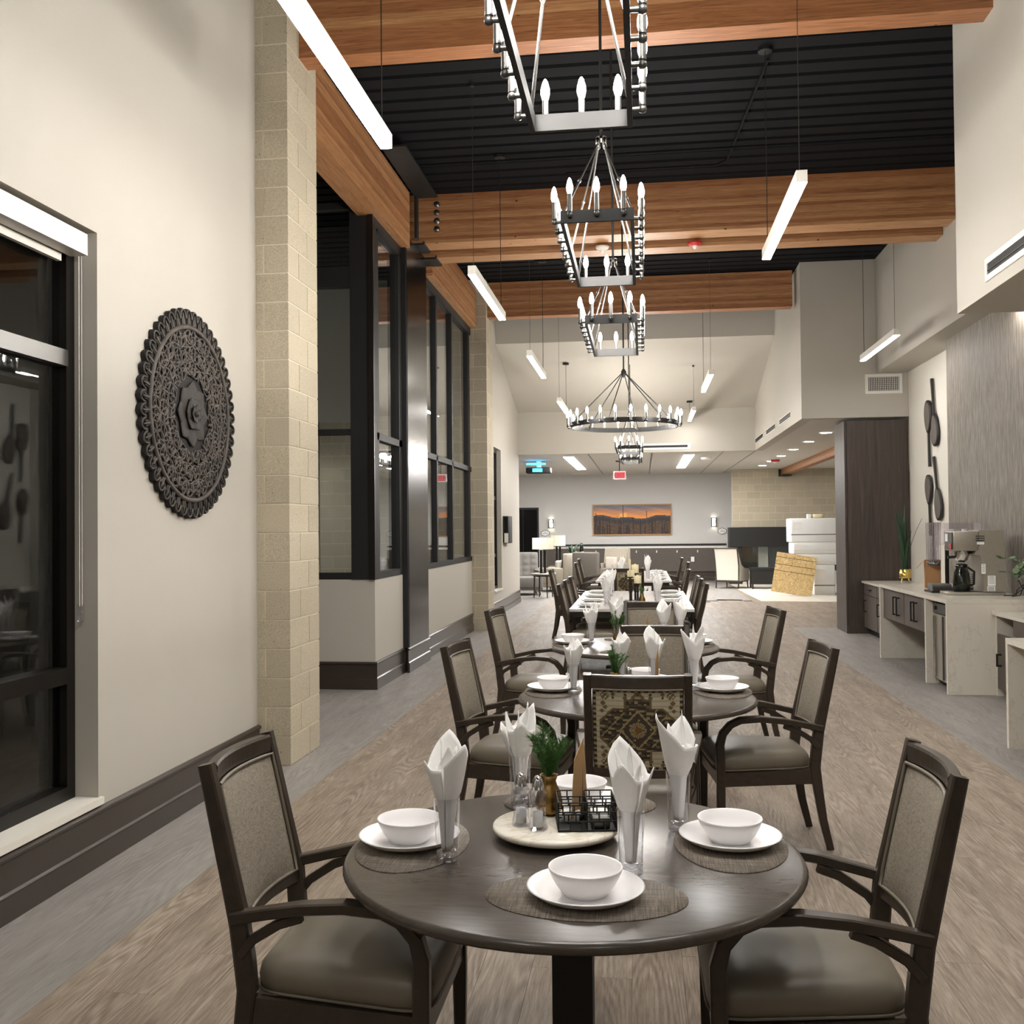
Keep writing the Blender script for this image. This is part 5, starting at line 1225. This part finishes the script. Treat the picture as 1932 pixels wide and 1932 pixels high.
tub_chair('grey lounge armchair behind the farthest dining chairs, back to the camera', -1.22, 25.6, R(60), 'sofa_dark', w=.75, h=1.02, tuft=False)
tub_chair('beige armchair with pillow beyond the farthest table', -.95, 28.8, R(-120), 'sofa_beige', w=.8, h=1.03, tuft=False, pil=True)
t = thing('side_table', 'round dark side table with pale top holding a lamp', 'table', (-2.36, 23.6, 0)); MB().lathe([(.001, .545), (.29, .545), (.30, .56), (.29, .575), (.001, .575)], 36).build('table_top', 'white_top', t); MB().lathe([(.24, .50), (.24, .545)], 32).build('apron', 'chair_wood', t)
for i in range(4): a = i*math.pi/2+.5; MB().tube([(.22*math.cos(a), .22*math.sin(a), .545), (.24*math.cos(a), .24*math.sin(a), 0)], [.022, .014], 8).build('leg', 'chair_wood', t)
def lamp(label, loc, base_h, rs, hs):
    t = thing('table_lamp', label, 'lamp', loc); MB().lathe([(.001, 0), (.09, 0), (.09, .015), (.001, .015)], 24).build('lamp_base', 'black_gloss', t)
    for s in (-1, 1): MB().box((s*.045-.028, -.03, .015), (s*.045+.028, .03, base_h)).build('column', 'black_gloss', t)
    k = MB().lathe([(rs, base_h+.02), (rs, base_h+.02+hs)], 32); k.build('shade', 'shade_lit', t); MB().lathe([(.01, 0), (.03, .04), (.001, .08)], 12, (0, 0, base_h+hs*.4), cap=True).build('bulb', 'lamp_glow', t); MB().tube([(0, 0, base_h-.01), (0, 0, base_h+hs*.4)], .008, 6).build('neck', 'gunmetal', t); return t
kk = N('shade_lit'); kk.color(lin(236, 230, 214)).set(rough=.9)
tr = kk.n('ShaderNodeBsdfTranslucent', {'Color': lin(240, 232, 212)}); mxs = kk.n('ShaderNodeMixShader', {0: .55}); kk.link(kk.b.outputs[0], mxs.inputs[1]); kk.link(tr.outputs[0], mxs.inputs[2]); kk.link(mxs.outputs[0], kk.t.nodes['Material Output'].inputs[0])
lamp('table lamp with wide drum shade and black base on the round side table', (-2.36, 23.6, .5752), .55, .255, .27)
t = thing('console_table', 'dark console table behind the dining chairs holding a plant', 'table', (-1.85, 27.0, 0)); MB().box((-.3, -.25, .70), (.3, .25, .75)).build('table_top', 'chair_wood', t); MB().box((-.29, -.24, .45), (.29, .24, .699)).build('drawer_box', 'chair_wood', t)
for sx in (-1, 1):
    for sy in (-1, 1): MB().box((sx*.27-.02, sy*.22-.02, 0), (sx*.27+.02, sy*.22+.02, .45)).build('leg', 'chair_wood', t)
t = thing('end_table', 'dark end table holding the farther lamp', 'table', (-2.33, 27.6, 0)); MB().box((-.25, -.2, .56), (.25, .2, .6)).build('table_top', 'chair_wood', t)
for sx in (-1, 1):
    for sy in (-1, 1): MB().box((sx*.22-.02, sy*.17-.02, 0), (sx*.22+.02, sy*.17+.02, .56)).build('leg', 'chair_wood', t)
lamp('farther table lamp with drum shade partly hidden behind the first lamp', (-2.33, 27.6, .6002), .53, .2, .29)
t = thing('potted_fern', 'leafy plant in a striped pot on the console table', 'plant', (-1.9, 26.95, .7502)); MB().lathe([(.001, 0), (.07, 0), (.095, .05), (.09, .13), (.06, .17), (.05, .17), (.001, .15)], 20).build('pot', 'wing_fabric', t); rn = random.Random(12)
for i in range(16):
    a = rn.uniform(0, 6.28); l = rn.uniform(.18, .42); rings = []
    for k in range(6):
        u = k/5; r0 = .02+l*.8*u; zz = .16+l*.7*math.sin(u*2.0); wd = .03*math.sin(math.pi*min(.98, u+.08)); c, s = math.cos(a), math.sin(a); rings.append([(r0*c-s*wd, r0*s+c*wd, zz), (r0*c, r0*s, zz+.005), (r0*c+s*wd, r0*s-c*wd, zz), (r0*c, r0*s, zz-.003)])
    MB().rings(rings).build('leaf', 'leaf_dark', t)
tag(MB().lathe([(.001, 0), (.05, 0), (.075, .06), (.07, .14), (.035, .2), (.03, .24), (.04, .25), (.03, .25), (.001, .2)], 22).build('ceramic_vase', 'ceramic', None, (-1.62, 26.84, .7502)), 'small white ceramic vase beside the fern on the console', 'vase')
tag(MB().lathe([(.001, 0), (.05, 0), (.06, .1), (.055, .35), (.03, .42), (.03, .48), (.001, .48)], 18).build('black_vase', 'black_gloss', None, (-1.66, 27.14, .7502)), 'tall black vase behind the fern on the console', 'vase')
# wing chair seen from behind
t = thing('wing_chair', 'cream high back wing chair with dark wood frame by the fireplace', 'armchair', (2.35, 27.2, 0), R(90-28))
MB().grid(lambda u, v: (-.30-.12*v+.03*math.sin(math.pi*v), (u-.5)*(.62+.04*v), .22+.84*v), 8, 10).build('outside_back', 'wing_fabric', t)
MB().rbox((-.29, -.31, .22), (-.20, .31, .62), .03).build('inner_back', 'wing_fabric', t); MB().grid(lambda u, v: (-.22-.12*v, (u-.5)*.6, .5+.54*v), 8, 8).build('inner_back_upper', 'wing_fabric', t)
for s in (-1, 1):
    MB().sweep([(-.33, s*.31, 0), (-.30, s*.315, .22), (-.31, s*.325, .6), (-.43, s*.335, 1.07)], (0, 1, 0), .03, .035).build('back_stile', 'chair_wood', t)
    MB().prism([(-.3, .20), (.36, .20), (.36, .52), (.05, .54), (-.16, .62), (-.27, .8), (-.39, 1.04), (-.33, .7), (-.3, .5)], s*.32-.02, s*.32+.02, 1).build('wing_side', 'wing_fabric', t)
    MB().sweep([(-.38, s*.32, 1.05), (-.26, s*.325, .81), (-.15, s*.325, .64), (.05, s*.325, .555), (.37, s*.325, .535)], (0, 1, 0), .045, .022).build('arm_trim', 'chair_wood', t)
    MB().tube([(.33, s*.29, .2), (.35, s*.3, 0)], [.024, .016], 8).build('leg', 'chair_wood', t)
MB().box((-.31, -.32, .17), (.36, .32, .215)).build('seat_rail', 'chair_wood', t); MB().sweep([(-.43, -.33, 1.07), (-.435, 0, 1.075), (-.43, .33, 1.07)], (0, 0, 1), .03, .03).build('crest_rail', 'chair_wood', t); MB().rbox((-.22, -.29, .216), (.37, .29, .46), .04, 3).build('seat_cushion', 'wing_fabric', t)
# fireplace
fp = thing('fireplace', 'black see-through fireplace under the block wall', 'fireplace', (4.0, 29.3, 0))
MB().box((-1.55, -.35, 1.06), (1.6, .3, 1.615)).build('mantel', 'black_matte', fp); MB().box((-1.55, -.30, 0), (-1.2, .3, 1.06)).build('pier', 'black_matte', fp); MB().box((-1.2, -.45, 0), (1.6, .3, .38)).build('hearth_base', 'hearth', fp)
MB().box((-1.2, .28, .38), (1.6, .3, 1.06)).build('firebox_back', 'gunmetal', fp); MB().box((-.72, .0, .38), (-.45, .2, 1.06)).build('inner_pier', 'wing_fabric', fp); MB().box((-1.2, -.28, .38), (.5, -.27, 1.06)).build('glass_front', 'pane_glass', fp); MB().box((.5, -.3, .38), (1.6, .25, 1.06)).build('end_pier', 'black_matte', fp)
# stack of wrapped appliances
def wrapped(label, x0, x1, y0, y1, z0, z1):
    t = thing('wrapped_carton', label, 'carton', ((x0+x1)/2, (y0+y1)/2, z0), group='white wrapped cartons stacked by the fireplace'); w_, d_, h_ = (x1-x0)/2, (y1-y0)/2, z1-z0
    MB().rbox((-w_, -d_, 0), (w_, d_, h_), .02).build('carton', 'white_wrap', t); MB().box((-w_+.05, -d_-.003, h_*.55), (-w_+.25, -d_-.0005, h_*.85)).build('shipping_label', 'label_white', t); MB().box((-w_-.001, -d_-.002, h_*.30), (w_+.001, -d_-.0005, h_*.34)).build('tape', 'label_print' if h_ > .5 else 'white_paint', t)
wrapped('topmost white wrapped carton in the stack by the fireplace', 3.50, 4.75, 24.4, 25.2, 1.252, 1.82)
wrapped('second white wrapped carton from the top of the stack', 3.55, 4.75, 24.4, 25.2, .972, 1.25)
wrapped('third white wrapped carton from the top of the stack', 3.58, 4.7, 24.4, 25.2, .712, .97)
wrapped('bottom white wrapped carton standing on the floor under the stack', 4.02, 4.5, 24.4, 25.2, 0, .71)
tag(MB().rbox((-.12, -.06, 0), (.12, .06, .1), .04, 3).build('yellow_cloth', 'candle', None, (4.15, 24.6, 1.821)), 'yellow cloth lying on top of the wrapped cartons', 'cloth')
tag(MB().rbox((-.05, -.05, 0), (.05, .05, .1), .01, 2).build('paper_cup', 'label_white', None, (3.95, 24.6, 1.821)), 'small white cup on top of the wrapped cartons', 'cup')
t = thing('wood_sheet', 'osb wood sheet with marked lines leaning on the wrapped cartons', 'board', (3.42, 23.95, .05)); 
pl = MB().box((-.46, -.009, 0), (.46, .009, .98)); pl.build('sheet', 'osb', t)
for z in (.52, .68, .86): MB().box((-.46, -.0105, z), (.46, -.0092, z+.012)).build('marked_line', 'knot', t)
t.rotation_euler = (R(-20), R(9), R(-8))
t = thing('side_console', 'low black table between the wing chair and the leaning sheet', 'table', (3.2, 27.0, 0)); MB().box((-.4, -.3, .5), (.4, .3, .55)).build('table_top', 'black_matte', t); MB().box((-.38, -.28, .12), (.38, .28, .499)).build('body', 'black_matte', t)
for sx in (-1, 1):
    for sy in (-1, 1): MB().box((sx*.36-.02, sy*.26-.02, 0), (sx*.36+.02, sy*.26+.02, .12)).build('leg', 'black_matte', t)
# wall display on far left wall
t = thing('wall_display', 'black wall mounted touch display on the far left wall', 'display', (-2.735, 19.75, 1.35)); MB().rbox((0, -.3, 0), (.11, .3, .54), .01).build('housing', 'black_matte', t); MB().box((.03, -.304, .01), (.108, -.3005, .2)).build('front_panel', 'white_fixture', t); MB().box((.02, -.303, .22), (.1, -.3005, .52)).build('screen', 'black_gloss', t)
# plant shelf in the vestibule
t = thing('plant_stand', 'white stand with trailing plant behind the bay glass', 'stand', (-3.32, 12.6, 0)); MB().box((-.14, -.2, 1.24), (.2, .2, 1.28)).build('stand_top', 'label_white', t); MB().box((-.1, -.12, 0), (.14, .12, 1.239)).build('stand_leg', 'wing_fabric', t); rn = random.Random(21)
for i in range(7):
    a = rn.uniform(-.4, 1.2); l = rn.uniform(.25, .5); p = [(.08, 0, 1.28), (.08+.12*math.cos(a), .1*math.sin(a), 1.28+l*.6), (.1+.2*math.cos(a), .16*math.sin(a), 1.28+l*.3), (.12+.24*math.cos(a), .2*math.sin(a), 1.28-l*.5)]
    v_ = MB().tube(p, .006, 5).build('vine', 'leaf_dark', t)
    for k in range(6): q = Vector(p[1]).lerp(Vector(p[3]), k/5); place(LEAF, 'leaf', v_, q, (rn.uniform(-1, 1), rn.uniform(-1, 1), 0), (.05, .05, .05))
